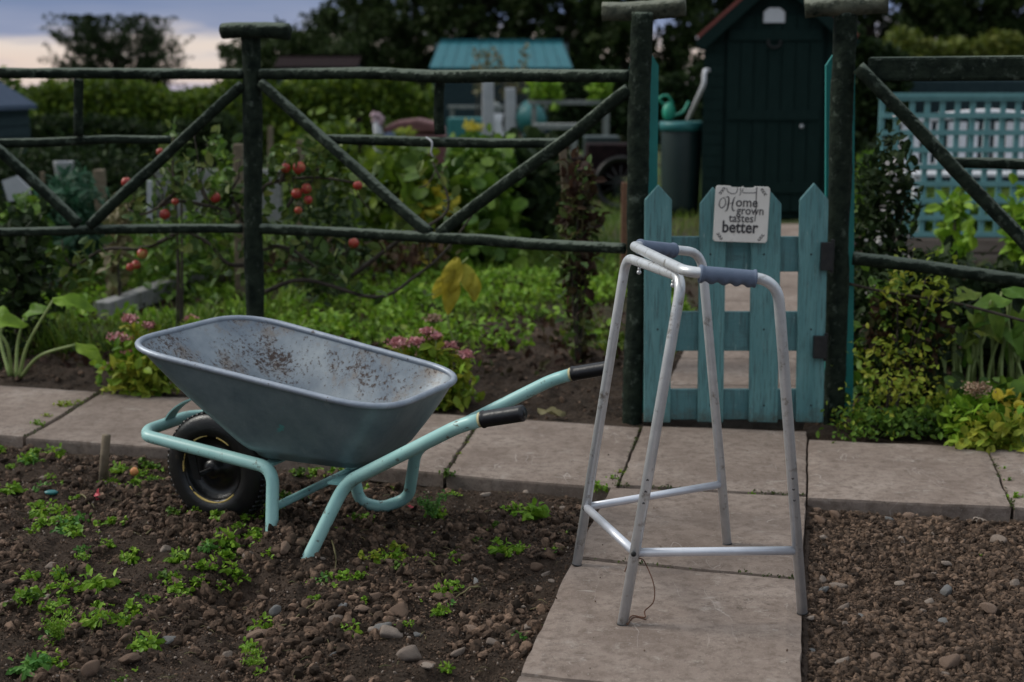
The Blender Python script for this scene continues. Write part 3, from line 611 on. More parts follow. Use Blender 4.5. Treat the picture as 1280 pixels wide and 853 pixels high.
def trellis():
    Y = 10.0; x0, x1 = Pd(1100, 200, Y)[0], Pd(1420, 200, Y)[0]; z0, z1 = Pd(0, 293, Y)[2], Pd(0, 123, Y)[2]
    mb = MB(); n = 9
    for k in range(n): z = z0 + (z1 - z0) * k / (n - 1); mb.box(((x0 + x1) / 2, Y - .012, z), (x1 - x0, .018, .036))
    m = 18
    for k in range(m): x = x0 + (x1 - x0) * k / (m - 1); mb.box((x, Y + .008, (z0 + z1) / 2), (.036, .018, z1 - z0 + .02))
    root = empty('trellis', ((x0 + x1) / 2, Y, z0), 'teal square lattice trellis standing on the timber raised bed', 'trellis'); mb.build('lattice', M['trellis'], root, smooth=False)
    mb = MB(); mb.box(((x0 + x1) / 2, Y, z1 + .02), (x1 - x0 + .05, .06, .035)); mb.build('top_rail', M['trellis'], root, smooth=False)
    zb = z0 - .02; bd = empty('raised_bed', ((x0 + x1) / 2, Y + .4, 0), 'raised bed of brown timber boards under the teal trellis', 'raised bed')
    for k in range(2):
        mb = MB(); h = zb / 2; mb.box(((x0 + x1) / 2 - .1, Y - .05, h * (k + .5)), (x1 - x0 + .4, .06, h - .012)); mb.build('board', M['sleeper'], bd, smooth=False, bevel=.006)
    mb = MB(); mb.box(((x0 + x1) / 2 - .1, Y + .42, zb / 2 - .03), (x1 - x0 + .3, .86, zb - .06)); mb.build('soil_fill', M['soil'], bd, smooth=False)
    # white bench behind the lattice
    Yb = 12.6; a, b = Pd(1122, 200, Yb)[0], Pd(1340, 200, Yb)[0]; zt = Pd(0, 144, Yb)[2]; zs = Pd(0, 212, Yb)[2]
    be = empty('garden_bench', ((a + b) / 2, Yb, 0), 'white slatted garden bench behind the teal trellis', 'bench'); mb = MB()
    k = 15
    for i in range(k): mb.box((a + (b - a) * (i + .5) / k, Yb, (zs + zt) / 2 - .02), (.055, .03, zt - zs - .08))
    mb.build('back_slats', M['white'], be, smooth=False); mb = MB()
    top = smoothpath([(a - .02, Yb, zt - .06), (a + (b - a) * .25, Yb, zt - .01), ((a + b) / 2, Yb, zt + .02), (b - (b - a) * .25, Yb, zt - .01), (b + .02, Yb, zt - .06)]); mb.tube(top, .035, 8); mb.beam((a, Yb, zs + .02), (b, Yb, zs + .02), .04, .06); mb.build('back_frame', M['white'], be)
    mb = MB()
    for i in range(4): mb.box(((a + b) / 2, Yb - .1 - .12 * i, zs - .02), (b - a, .10, .025))
    mb.build('seat', M['white'], be, smooth=False)
    for xx in (a + .05, b - .05):
        for yy in (Yb, Yb - .46): mb = MB(); mb.box((xx, yy, zs / 2 - .02), (.06, .06, zs - .04)); mb.build('leg', M['white'], be, smooth=False)
trellis()
def far_bits():
    # blue grey polytunnel behind the bench
    mb = MB(); Y = 19; a, b = Pd(1076, 100, Y)[0], Pd(1400, 100, Y)[0]; zt = Pd(0, 100, Y)[2]; zb = Pd(0, 126, Y)[2]
    mb.box(((a + b) / 2, Y, zt / 2), (b - a, 1.2, zt)); tagit(mb.build('water_tank', M['clad'], smooth=False, bevel=.03), 'long dark blue tank behind the trellis below the top rail', 'tank')
    # low concrete wall and kerb
    mb = MB(); Y = 13.2; a, b = Pd(196, 240, Y), Pd(352, 240, Y); zt = Pd(0, 212, Y)[2]
    mb.box(((a[0] + b[0]) / 2, Y, zt / 2), (b[0] - a[0], .12, zt)); tagit(mb.build('low_wall', M['concrete'], smooth=False, bevel=.01), 'low grey concrete wall behind the apple tree', 'wall')
    mb = MB(); p = [G(128, 398), G(190, 376), G(262, 350)]; mb.beam(p[0] + [0, 0, .04], p[1] + [0, 0, .04], .10, .10); mb.beam(p[1] + [0, 0, .045], p[2] + [0, 0, .045], .10, .10)
    tagit(mb.build('kerb_stone', M['concrete'], smooth=False, bevel=.008), 'slanting grey concrete kerb edging the bed at left', 'kerb')
    def stake(x0, y0, x1, y1, Y, w, label, mat='stake', name='stake', z0=None):
        a = Pd(x0, y0, Y); b = Pd(x1, y1, Y); a = a.copy(); d = (b - a); a0 = a if z0 is None else b - d / abs(d[2]) * (b[2] - z0); mb = MB()
        mb.beam(a0, b, w, w, up=(0, 1, 0)); tagit(mb.build(name, M[mat], smooth=False, bevel=w * .12), label, 'stake', 'wooden stakes in the beds beyond the fence')
    stake(53, 232, 53, 215, 11, .03, 'thin pale stake beside the white board at far left', z0=0)
    stake(94, 232, 94, 213, 11, .03, 'thin pale stake left of the thick cut post', z0=0)
    stake(127, 265, 124, 212, 10.2, .075, 'thick cut timber post stump above the lower rail', z0=0)
    stake(187, 260, 187, 226, 9.5, .03, 'thin white grey stake below the left brace', 'palegrey', z0=0)
    stake(299, 270, 298, 180, 8.6, .055, 'tan timber stake just left of the cap post', z0=0)
    stake(375, 220, 376, 175, 12, .06, 'blurred brown stake below the long brace', z0=0)
    stake(338, 215, 338, 158, 15, .05, 'thin brown stake right of the cap post', z0=0)
    stake(450, 165, 449, 146, 24, .09, 'far dark stake left of the pink ornament', 'darkwood', z0=0)
    stake(712, 300, 703, 183, 6.6, .035, 'leaning wooden stake carrying the withered climber', z0=0)
    stake(780, 290, 781, 228, 9.3, .04, 'reddish stake close to the left gate post', 'rust', z0=0)
    # white board leaning
    Y = 10.5; mb = MB(); P = [Pd(2, 226, Y), Pd(10, 252, Y), Pd(38, 250, Y), Pd(36, 235, Y), Pd(20, 220, Y)]; mb.prism(P[::-1], (0, .03, 0)); tagit(mb.build('board', M['palegrey'], smooth=False), 'pale board leaning in the dark bed at far left', 'board')
    mb = MB(); c = Pd(80, 212, 12.5); mb.lathe([(0, .0), (.075, 0), (.085, .16), (.09, .17), (.08, .17), (.06, .02)], c - [0, 0, .1], seg=20); tagit(mb.build('bucket', M['palegrey']), 'small pale hanging bucket in the dark recess at left', 'bucket')
    mb = MB(); c = Pd(45, 262, 9.6); mb.lathe([(0, 0), (.12, 0), (.15, .18), (.155, .2), (.145, .2), (.11, .02)], [c[0], c[1], 0], seg=20); tagit(mb.build('plant_tub', M['palegrey']), 'grey tub behind the left brace', 'tub')
    # pink headed ornament
    c = Pd(473, 167, 21); z = c[2] - .05; root = empty('garden_ornament', (c[0], c[1], 0), 'small garden ornament with pink top and pale stem', 'ornament')
    mb = MB(); mb.tube([(c[0], c[1], 0), (c[0], c[1], z + .05), (c[0] - .03, c[1], z + .22)], [.09, .07, .05], 10); mb.build('stem', M['palegrey'], root)
    mb = MB(); [mb.ball((c[0] + a_, c[1], z + .24 + b_), .05, 10, 7, jit=.5) for a_, b_ in ((-.05, 0), (.05, .01), (0, .06), (.02, -.04), (-.06, .07))]; mb.build('flower_head', M['pink'], root)
    mb = MB(); mb.ball((c[0] + .22, c[1], z), .13, 12, 8, (1.4, 1, .6)); tagit(mb.build('bag', M['navy']), 'blue bag lying beside the pink topped ornament', 'bag')
    # maroon covered heap
    Y = 21; pts = [Pd(478, 160, Y), Pd(495, 152, Y), Pd(520, 149, Y), Pd(548, 155, Y), Pd(556, 166, Y), Pd(480, 168, Y)]; mb = MB(); mb.prism(pts[::-1], (0, 1.0, 0)); a = pts[-1]; b = pts[-2]
    mb.box(((a[0] + b[0]) / 2, Y + .5, a[2] / 2), (b[0] - a[0], .95, a[2])); tagit(mb.build('cold_frame', M['maroon'], smooth=False, bevel=.04), 'low maroon cold frame with rounded lid beyond the hedge', 'cold frame')
    # white upright boards and seated pale ornament
    mb = MB(); Y = 26
    for x, w, yt, lab in ((610, .24, 101, 'pale tall upright board left of the pair'), (638, .22, 110, 'pale rough upright board right of the pair')):
        mb = MB(); a = Pd(x, yt, Y); mb.box((a[0], Y, a[2] / 2), (w, .08, a[2]), taper=.85); tagit(mb.build('upright_board', M['palegrey'], smooth=False, bevel=.02), lab, 'board', 'pale upright boards')
    Y = 27; c = Pd(618, 168, Y); z = c[2]; root = empty('stone_ornament', (c[0], Y, 0), 'pale stone birdbath ornament with grey rounded top', 'ornament')
    mb = MB(); mb.lathe([(0, 0), (.2, 0), (.18, z), (.13, z + .2), (.17, z + .38), (0, z + .4)], (c[0], Y, 0), seg=16); mb.build('pedestal', M['white'], root)
    mb = MB(); mb.ball((c[0], Y, z + .48), .15, 14, 8, (1, 1, .8)); mb.build('top_ball', M['greywood'], root)
    mb = MB(); mb.ball(Pd(664, 148, 26), .3, 14, 10, (.9, .8, 1.0), jit=.25); a = Pd(664, 165, 26); mb.tube([(a[0], 26, 0), (a[0], 26, a[2] + .1)], .15, 10); tagit(mb.build('teal_sack', M['buttlid']), 'teal sack slumped beside the grey bench', 'sack')
    mb = MB(); a, b = Pd(560, 147, 28), Pd(604, 166, 28); mb.box(((a[0] + b[0]) / 2, 28, a[2] / 2), (b[0] - a[0], .6, a[2])); tagit(mb.build('storage_box', M['buttlid'], smooth=False, bevel=.03), 'teal storage box left of the pale ornament', 'box')
    def bench(x0, x1, yt, Y, label):
        a, b = Pd(x0, yt, Y), Pd(x1, yt, Y); r = empty('potting_bench', ((a[0] + b[0]) / 2, Y, 0), label, 'bench', 'grey potting benches'); mb = MB()
        mb.box(((a[0] + b[0]) / 2, Y, a[2]), (b[0] - a[0], .6, .07)); mb.build('tabletop', M['greywood'], r, smooth=False)
        for x in (a[0] + .1, b[0] - .1):
            for yy in (-.22, .22): mb = MB(); mb.box((x, Y + yy, a[2] / 2 - .02), (.08, .08, a[2] - .05)); mb.build('leg', M['greywood'], r, smooth=False)
    bench(660, 765, 128, 24, 'upper grey bench between the sack and the gate post'); bench(560, 720, 134, 34, 'far long grey bench behind the pale boards')
    bench(668, 726, 158, 21, 'low grey bench right of the teal sack')
    # dark cart with wheel near the left gate post
    Y = 15; c = Pd(776, 232, Y); r = .27; root = empty('garden_cart', (c[0], Y, 0), 'dark garden cart with large wheel half hidden by the gate post', 'cart')
    mb = MB(); mb.lathe([(r, -.03), (r + .02, 0), (r, .03), (r - .05, .03), (r - .05, -.03), (r, -.03)], (c[0], Y, r), (0, 1, 0), 32)
    for k in range(6): t = k * math.pi / 6; mb.tube([(c[0] + (r - .03) * math.cos(t), Y, r + (r - .03) * math.sin(t)), (c[0] - (r - .03) * math.cos(t), Y, r - (r - .03) * math.sin(t))], .01, 6)
    mb.build('wheel', M['tyre'], root); mb = MB(); mb.box((c[0] - .05, Y + .35, .5), (.6, .6, .34)); mb.build('cart_body', M['darkwood'], root, smooth=False, bevel=.02)
    # dark crates between bench and gate post
    for x, yt, w, lab, mt in ((738, 196, .55, 'dark crate under the long right brace', 'darkwood'), (752, 170, .4, 'teal green box on the shaded bench side', 'butt'), (716, 205, .4, 'dark low crate left of the cart', 'clad')):
        a = Pd(x, yt, 16.5); mb = MB(); mb.box((a[0], 16.5, a[2] / 2), (w, .5, a[2])); tagit(mb.build('crate', M[mt], smooth=False, bevel=.02), lab, 'crate')
far_bits()

# ------------------------------------------------------------------ the rustic fence
def logbeam(mb, a, b, r, sq=1.0, seg=10, n=9):
    a = np.asarray(a, float); b = np.asarray(b, float); L = np.linalg.norm(b - a); n = max(10, int(L / .02)); k = random.uniform(0, 99); r = r * .93
    t = np.linspace(0, 1, n); P = a + (b - a) * t[:, None]; w = .004 * np.sin(t * 3.1)[:, None]
    P = P + np.stack([vnoise(t * L + k, t * 0 + j, .35, 50 + j) for j in range(3)], -1) * .016 * np.minimum(1, 4 * np.minimum(t, 1 - t))[:, None]
    v0 = mb.n; seg = 18; mb.tube(P, r * (1 + .10 * vnoise(t * L + k, t * 0, .3, 60)), seg, squash=sq)
    V = mb.V[-1]; ring = V.reshape(n, seg, 3); ctr = P[:, None]; th = np.arange(seg)[None] * 1.0; tt = (t * L)[:, None] * np.ones((1, seg))
    ang = 2 * np.pi * th / seg; gx = np.cos(ang) * 3; gy = np.sin(ang) * 3
    d = vnoise(gx + tt * 2.2 + k, gy + tt * .4, .55, 61) * .13 + vnoise(gx * 2 + tt * 14, gy * 2 + k, .5, 62) * .07 + vnoise(gx * 1.2 + tt * 40, gy + k, .6, 63) * .06 - .14 * np.exp(-((ang - 2 * np.pi * ((k * .37) % 1) - .5 * vnoise(tt * 3, tt * 0, .5, 64)) / .16) ** 2) - .10 * np.exp(-((ang - 2 * np.pi * ((k * .73) % 1) - .6 * vnoise(tt * 2 + 9, tt * 0, .5, 65)) / .14) ** 2)
    mb.V[-1] = (ctr + (ring - ctr) * (1 + d[..., None])).reshape(-1, 3)
def fy(x): return np.interp(x, [-200, 315, 795, 1058, 1300], [6.05, 6.0, 5.30, 5.30, 5.12])
def F(x, y, dy=0.0): return Pd(x, y, fy(x) + dy)
def fence_left():
    b = F(550, 430); root = empty('fence', (b[0], b[1], 0), 'dark mossy rustic pole fence left of the gate', 'fence', 'rustic pole fences')
    def part(name, mat, *pr, **k): mb = MB(); [logbeam(mb, *p) for p in pr]; return mb.build(name, M[mat], root)
    part('post', 'log', (F(314, 40), [F(316, 400)[0], 6.0, -.15], .042)); part('post', 'log', (F(803, 16), [F(790, 528)[0], 5.30, -.15], .043)); part('post', 'log', (F(-95, 40), [F(-95, 40)[0], 6.05, -.15], .042))
    part('post_cap', 'log', (F(279, 39, -.0), F(361, 40, .0), .036)); part('post_cap', 'logpale', (F(753, 15, -.0), F(857, 8, .0), .037))
    part('rail', 'log', (F(305, 92), F(-95, 90), .024)); part('rail', 'log', (F(326, 93), F(787, 95), .0255))
    part('rail', 'log', (F(-95, 179, .035), F(213, 175, .035), .020)); part('rail', 'log', (F(407, 174, .035), F(702, 179, .035), .021))
    part('rail', 'log', (F(303, 286), F(-95, 291), .021)); part('rail', 'log', (F(322, 286), F(781, 311), .023))
    part('brace', 'log', (F(303, 106, -.01), F(112, 283, -.01), .025)); part('brace', 'log', (F(-85, 110, -.01), F(98, 281, -.01), .025))
    part('brace', 'log', (F(326, 104, -.01), F(537, 292, -.01), .025)); part('brace', 'log', (F(786, 112, -.01), F(549, 292, -.01), .026))
    part('strut', 'log', (F(98, 99, .02), F(98, 170, .02), .021)); part('strut', 'log', (F(551, 102, .02), F(550, 168, .02), .021))
    # scrap of string tied on the middle rail
    mb = MB(); mb.tube(smoothpath([F(533, 172, -.0), F(540, 178, -.03), F(539, 190, -.03), F(541, 196, -.02)]), .004, 6); tagit(mb.build('string_scrap', M['palegrey']), 'pale scrap of string tied on the middle rail', 'string')
fence_left()
def fence_right():
    b = F(1170, 500); root = empty('fence', (b[0], b[1], 0), 'dark mossy rustic pole fence right of the gate', 'fence', 'rustic pole fences')
    def part(name, mat, *pr): mb = MB(); [logbeam(mb, *p) for p in pr]; return mb.build(name, M[mat], root)
    part('post', 'log', (F(1058, 16), [F(1042, 523)[0], 5.30, -.15], .044)); part('post_cap', 'logpale', (F(1006, 11), F(1110, 5), .037))
    mb = MB(); mb.beam(F(1085, 87), F(1420, 84), .06, .088); mb.build('rail', M['log'], root, smooth=False, bevel=.012)
    part('rail', 'log', (F(1190, 203, .04), F(1420, 214, .04), .021)); part('rail', 'log', (F(1066, 323), F(1420, 369), .026))
    part('brace', 'log', (F(1073, 84, -.045), F(1330, 358, -.045), .027)); part('post', 'log', (F(1425, 0), [F(1425, 300)[0], 5.1, -.15], .044))
fence_right()
for xa, xb, lab in (((804), (803), 'bright teal pointed board behind the left gate post'), (1045, 1041, 'bright teal pointed board behind the right gate post')):
    Y = 5.40; mb = MB(); hw = .054; 
    if xa < 900: pts = [(-.5, 0)]; cx0 = Pd(805, 528, Y)[0] - .012; cx1 = Pd(806, 95, Y)[0] - .003
    else: cx0 = Pd(1045, 528, Y)[0] + .012; cx1 = Pd(1051, 95, Y)[0] - .002
    zt = Pd(0, 82, Y)[2]
    mb.prism([(cx0 - hw, Y, -.02), (cx0 + hw, Y, -.02), (cx1 + hw, Y, zt), (cx1, Y, zt + .085), (cx1 - hw, Y, zt)], (0, .02, 0))
    tagit(mb.build('jamb_board', M['tealboard'], smooth=False), lab, 'board', 'teal boards behind the gate posts')

# ------------------------------------------------------------------ the gate and its sign
def gate():
    Y = 5.235; c = Pd(920, 527, Y); root = empty('gate', (c[0], Y, 0), 'small teal picket gate with pointed pickets', 'gate')
    def X(x, y): return Pd(x, y, Y)
    for (a0, a1, b0, b1, ys, yp) in ((806, 840, 805, 838, 250, 231), (875, 908, 872, 904, 255, 234), (940, 977, 936, 972, 255, 234), (1000, 1036, 995, 1029, 250, 229)):
        P = [X(b0, 528), X(b1, 529), X(a1, ys), X((a0 + a1) / 2, yp), X(a0, ys)]; mb = MB(); mb.prism(P, (0, .018, 0)); mb.build('picket', M['gate'], root, smooth=False, bevel=.003)
    for (t, b) in ((296, 340), (390, 439), (487, 525)):
        P = [Pd(807, b, Y + .02), Pd(1029, b, Y + .02), Pd(1031, t, Y + .02), Pd(808, t, Y + .02)]; mb = MB(); mb.prism(P, (0, .022, 0)); mb.build('rail', M['gaterail'], root, smooth=False, bevel=.003)
    for (x0, x1, y0, y1) in ((1025, 1041, 303, 338), (1016, 1033, 420, 448)):
        a = Pd(x0, y1, Y - .012); b = Pd(x1, y0, Y - .012); mb = MB(); mb.box(((a[0] + b[0]) / 2, Y - .014, (a[2] + b[2]) / 2), (b[0] - a[0], .02, b[2] - a[2])); mb.tube([(b[0], Y - .01, a[2] - .01), (b[0], Y - .01, b[2] + .01)], .008, 8)
        mb.build('hinge', M['iron'], root, smooth=False, bevel=.002)
    # screws on the rails
    k = MB()
    for x in (822, 888, 955, 1014):
        for yv in (318, 412, 507): k.ball(Pd(x, yv, Y - .001), .0035, 8, 5)
    k.build('screw_heads', M['iron'], root)
gate()
def sign():
    Y = 5.205; c = Pd(927, 268, Y); w = 68 / FPX * Y; h = 70 / FPX * Y; rot = R(1.8)
    root = empty('sign', (c[0], Y, c[2]), 'cream sign reading Home grown tastes better on the gate', 'sign')
    ca, sa = math.cos(rot), math.sin(rot)
    def T(u, v, d=0.0): return np.array([c[0] + (u * ca + v * sa) * w, Y + d, c[2] + (-u * sa + v * ca) * h])
    # plate with nibbled corners and top edge
    pts = []; q = .035
    outline = [(-.5 + q, -.5), (.5 - q, -.5), (.5, -.5 + q), (.5, .5 - q), (.5 - q, .5), (.22, .5), (.19, .475), (.02, .47), (0, .5), (-.03, .475), (-.2, .475), (-.24, .5), (-.5 + q, .5), (-.5, .5 - q), (-.5, -.5 + q)]
    mb = MB(); mb.prism([T(u, v) for u, v in outline], (0, .006, 0)); mb.build('plate', M['sign'], root, smooth=False, bevel=.0012)
    def stroke(mb, P, wd):                                  # flat painted stroke
        P = smoothpath([T(u, v) for u, v in P], 7); P[:, 1] = Y - .0012; Q = []
        Tn = np.gradient(P, axis=0); Tn /= np.linalg.norm(Tn, axis=1)[:, None]; nn = np.stack([-Tn[:, 2], Tn[:, 1] * 0, Tn[:, 0]], -1); W = np.full(len(P), wd) if np.isscalar(wd) else np.interp(np.linspace(0, 1, len(P)), np.linspace(0, 1, len(wd)), wd)
        V = np.vstack([P + nn * W[:, None] / 2, P - nn * W[:, None] / 2]); n = len(P); mb.add(V, [(i, i + 1, n + i + 1, n + i)[::1] for i in range(n - 1)])
    mb = MB()
    # script H with swash
    stroke(mb, [(-.33, .29), (-.40, .25), (-.42, .15), (-.37, .10), (-.31, .16), (-.31, .24), (-.35, .29)], [.0016, .0035, .0035, .002])
    stroke(mb, [(-.31, .29), (-.26, .30), (-.25, .2), (-.27, .08), (-.31, .04)], [.0016, .005, .005, .002])
    stroke(mb, [(-.13, .31), (-.16, .26), (-.18, .14), (-.16, .06), (-.12, .07)], [.0016, .005, .004, .0016])
    stroke(mb, [(-.28, .17), (-.22, .19), (-.16, .19)], .002)
    mb.build('script_letter', M['ink'], root, smooth=False)
    mb = MB()
    # corner flourishes and the outlined crockery row along the top edge
    for sx in (-1, 1):
        for sy in (-1, 1):
            for kk in range(3):
                u0, v0 = sx * (.44 - .03 * kk), sy * (.36 + .04 * kk)
                stroke(mb, [(u0, v0), (u0 - sx * .03, v0 + sy * .02), (u0 - sx * .05, v0 + sy * .0), (u0 - sx * .03, v0 - sy * .02)], [.003, .0035, .001])
            mb.build('corner_flourish', M['ink'], root, smooth=False); mb = MB()
    stroke(mb, [(-.3, .46), (-.28, .40), (-.2, .36), (-.12, .38), (-.10, .47)], .0025)
    stroke(mb, [(-.05, .47), (-.04, .38), (-.06, .33)], .0025)
    stroke(mb, [(0, .46), (.0, .39), (.12, .385), (.24, .39)], .0025); stroke(mb, [(.25, .49), (.25, .3), (.26, .1), (.25, -.12)], .003)
    mb.build('cutlery_outline', M['ink'], root, smooth=False)
    for word, u, v, s, off in (('ome', -.115, .135, .19, .0006), ('grown', -.10, .0, .165, .0004), ('tastes', -.23, -.14, .165, .0004), ('better', -.34, -.33, .235, .0022)):
        cu = bpy.data.curves.new('words', 'FONT'); cu.body = word; cu.size = s * h * 1.28; cu.offset = off * .55; cu.extrude = .0004; cu.resolution_u = 3
        tmp = bpy.data.objects.new('tmp', cu); COL.objects.link(tmp); bpy.context.view_layer.update()
        me = bpy.data.meshes.new_from_object(tmp.evaluated_get(bpy.context.evaluated_depsgraph_get())); COL.objects.unlink(tmp); bpy.data.objects.remove(tmp)
        co = np.empty(len(me.vertices) * 3); me.vertices.foreach_get('co', co); co = co.reshape(-1, 3)
        wd = {'ome': .40, 'grown': .50, 'tastes': .45, 'better': .66}[word] * w; co[:, 0] *= wd / (co[:, 0].max() - co[:, 0].min()); co[:, 0] -= co[:, 0].min()
        p = T(u, v); tt = 0.03; V = np.stack([co[:, 0] * ca + co[:, 1] * sa, -.0012 - co[:, 2], -co[:, 0] * sa + co[:, 1] * ca], -1) + (p - np.array([c[0], Y, c[2]]))
        me.vertices.foreach_set('co', V.ravel()); me.materials.clear(); me.materials.append(M['ink']); me.update()
        o = bpy.data.objects.new('lettering', me); COL.objects.link(o); o.parent = root
sign()

# ------------------------------------------------------------------ walking frame
def walker():
    root = empty('walking_frame', (.45, 3.45, 0), 'aluminium walking frame with blue grey hand grips on the slabs', 'walking frame')
    fA, fB, fC, fD = G(778, 781, .0), G(721, 706, .0), G(909, 680, .0), G(1003, 766, .0)
    kn, kf = G(858, 340, .845), G(790, 307, .850)                       # corners of the front bar
    hn, hf = G(972, 350, .825), G(877, 316, .812)                       # back ends of the hand rails
    up1 = np.array([0, 0, 1.0]); r = .0127
    P = fillet([fD, hn, kn, kf, hf, fC], [0, .055, .05, .04, .055, 0], 10); mb = MB(); mb.tube(P, r, 18)
    mb.build('upper_tube', M['alu'], root)
    k2n, k2f = G(853, 347, .822), G(783, 322, .822)
    P = fillet([fA, k2n, k2f, fB], [0, .05, .045, 0], 10); mb = MB(); mb.tube(P, r, 18); mb.build('lower_tube', M['alu'], root)
    def on(a, b, z): t = (z - a[2]) / (b[2] - a[2]); return a + (b - a) * t
    zA, zB, zC, zD = Pd(793, 692, 3.2)[2], Pd(740, 634, 3.63)[2], Pd(903, 609, 3.78)[2], Pd(994, 686, 3.27)[2]
    a, b, cc, d = on(fA, k2n, zA), on(fB, k2f, zB), on(fC, hf, zC), on(fD, hn, zD)
    for p, q in ((a, b), (b, cc), (a, d)): 
        mb = MB(); e = (q - p) / np.linalg.norm(q - p) * .009; mb.tube([p + e, q - e], .0105, 14); mb.build('cross_bar', M['alubar'], root)
    for p, n in ((a, fA - a), (b, fB - b)):
        mb = MB(); q = p + np.array([-.004, -.012, .0]); mb.lathe([(0, -.003), (.0065, -.003), (.0065, .001), (.004, .003), (0, .003)], q, (-.1, -1, .1), 10); mb.build('rivet', M['iron'], root)
    for t in (.25, .85):
        p = k2f + (k2n - k2f) * t; mb = MB(); mb.tube([p + [0, 0, -.012], p + [0, 0, -.024]], .0035, 8); mb.ball(p + [0, 0, -.026], .006, 8, 6); mb.build('bolt', M['alu'], root)
    for p0, p1 in ((kn, hn), (kf, hf)):
        D = p1 - p0; L = np.linalg.norm(D); u = D / L; a0 = p0 + u * .030 if p0 is kn else p0 + u * .028; ln = .128; n = 44; P = []; rr = []
        for i in range(n): t = i / (n - 1); P.append(a0 + u * ln * t - up1 * .0018); rr.append(.0188 + (.0022 if t < .05 or t > .955 else 0))
        mb = MB(); mb.tube(P, rr, 24); V = mb.V[-1].reshape(n, 24, 3); tt = np.linspace(0, 1, n); dz = np.clip(np.asarray(P)[:, None, 2] - V[..., 2], 0, .02); V[..., 2] -= dz / .019 * (.0030 * np.cos(tt * math.pi * 9) * ((tt > .08) & (tt < .94)))[:, None]; mb.build('hand_grip', M['foam'], root)
    for f, g in ((fA, k2n), (fB, k2f), (fC, hf), (fD, hn)):
        u = (g - f) / np.linalg.norm(g - f); mb = MB(); mb.tube([f + u * -.001, f + u * .002], .0135, 16); mb.build('foot_plug', M['iron'], root)
    for f, g in ((fA, k2n), (fD, hn)):
        for q in range(3):
            u = (g - f) / np.linalg.norm(g - f); c_ = f + u * (.30 + .028 * q) + np.array([-.0012, -.0124, 0]); mb = MB(); mb.lathe([(0, .0002), (.0030, .0002), (.0034, -.0015)], c_, (-.1, -1, 0), 10); mb.build('button_hole', M['iron'], root)
    # rusty twine hanging from the near joint
    mb = MB(); s = a + np.array([.012, -.012, -.01])
    mb.tube(smoothpath([s, G(806, 703, .12), G(817, 730, .08), G(817, 752, .04), G(806, 764, .012), G(806, 772, .004), G(790, 770, .004), G(784, 781, .006), G(793, 772, .012), G(808, 775, .004)], 8), .0015, 6)
    mb.tube(smoothpath([s, G(786, 705, .13), G(781, 715, .11), G(787, 700, .14)], 8), .0014, 6)
    tagit(mb.build('twine', M['twine']), 'rusty brown twine dangling from the near leg joint of the walking frame', 'twine')
walker()

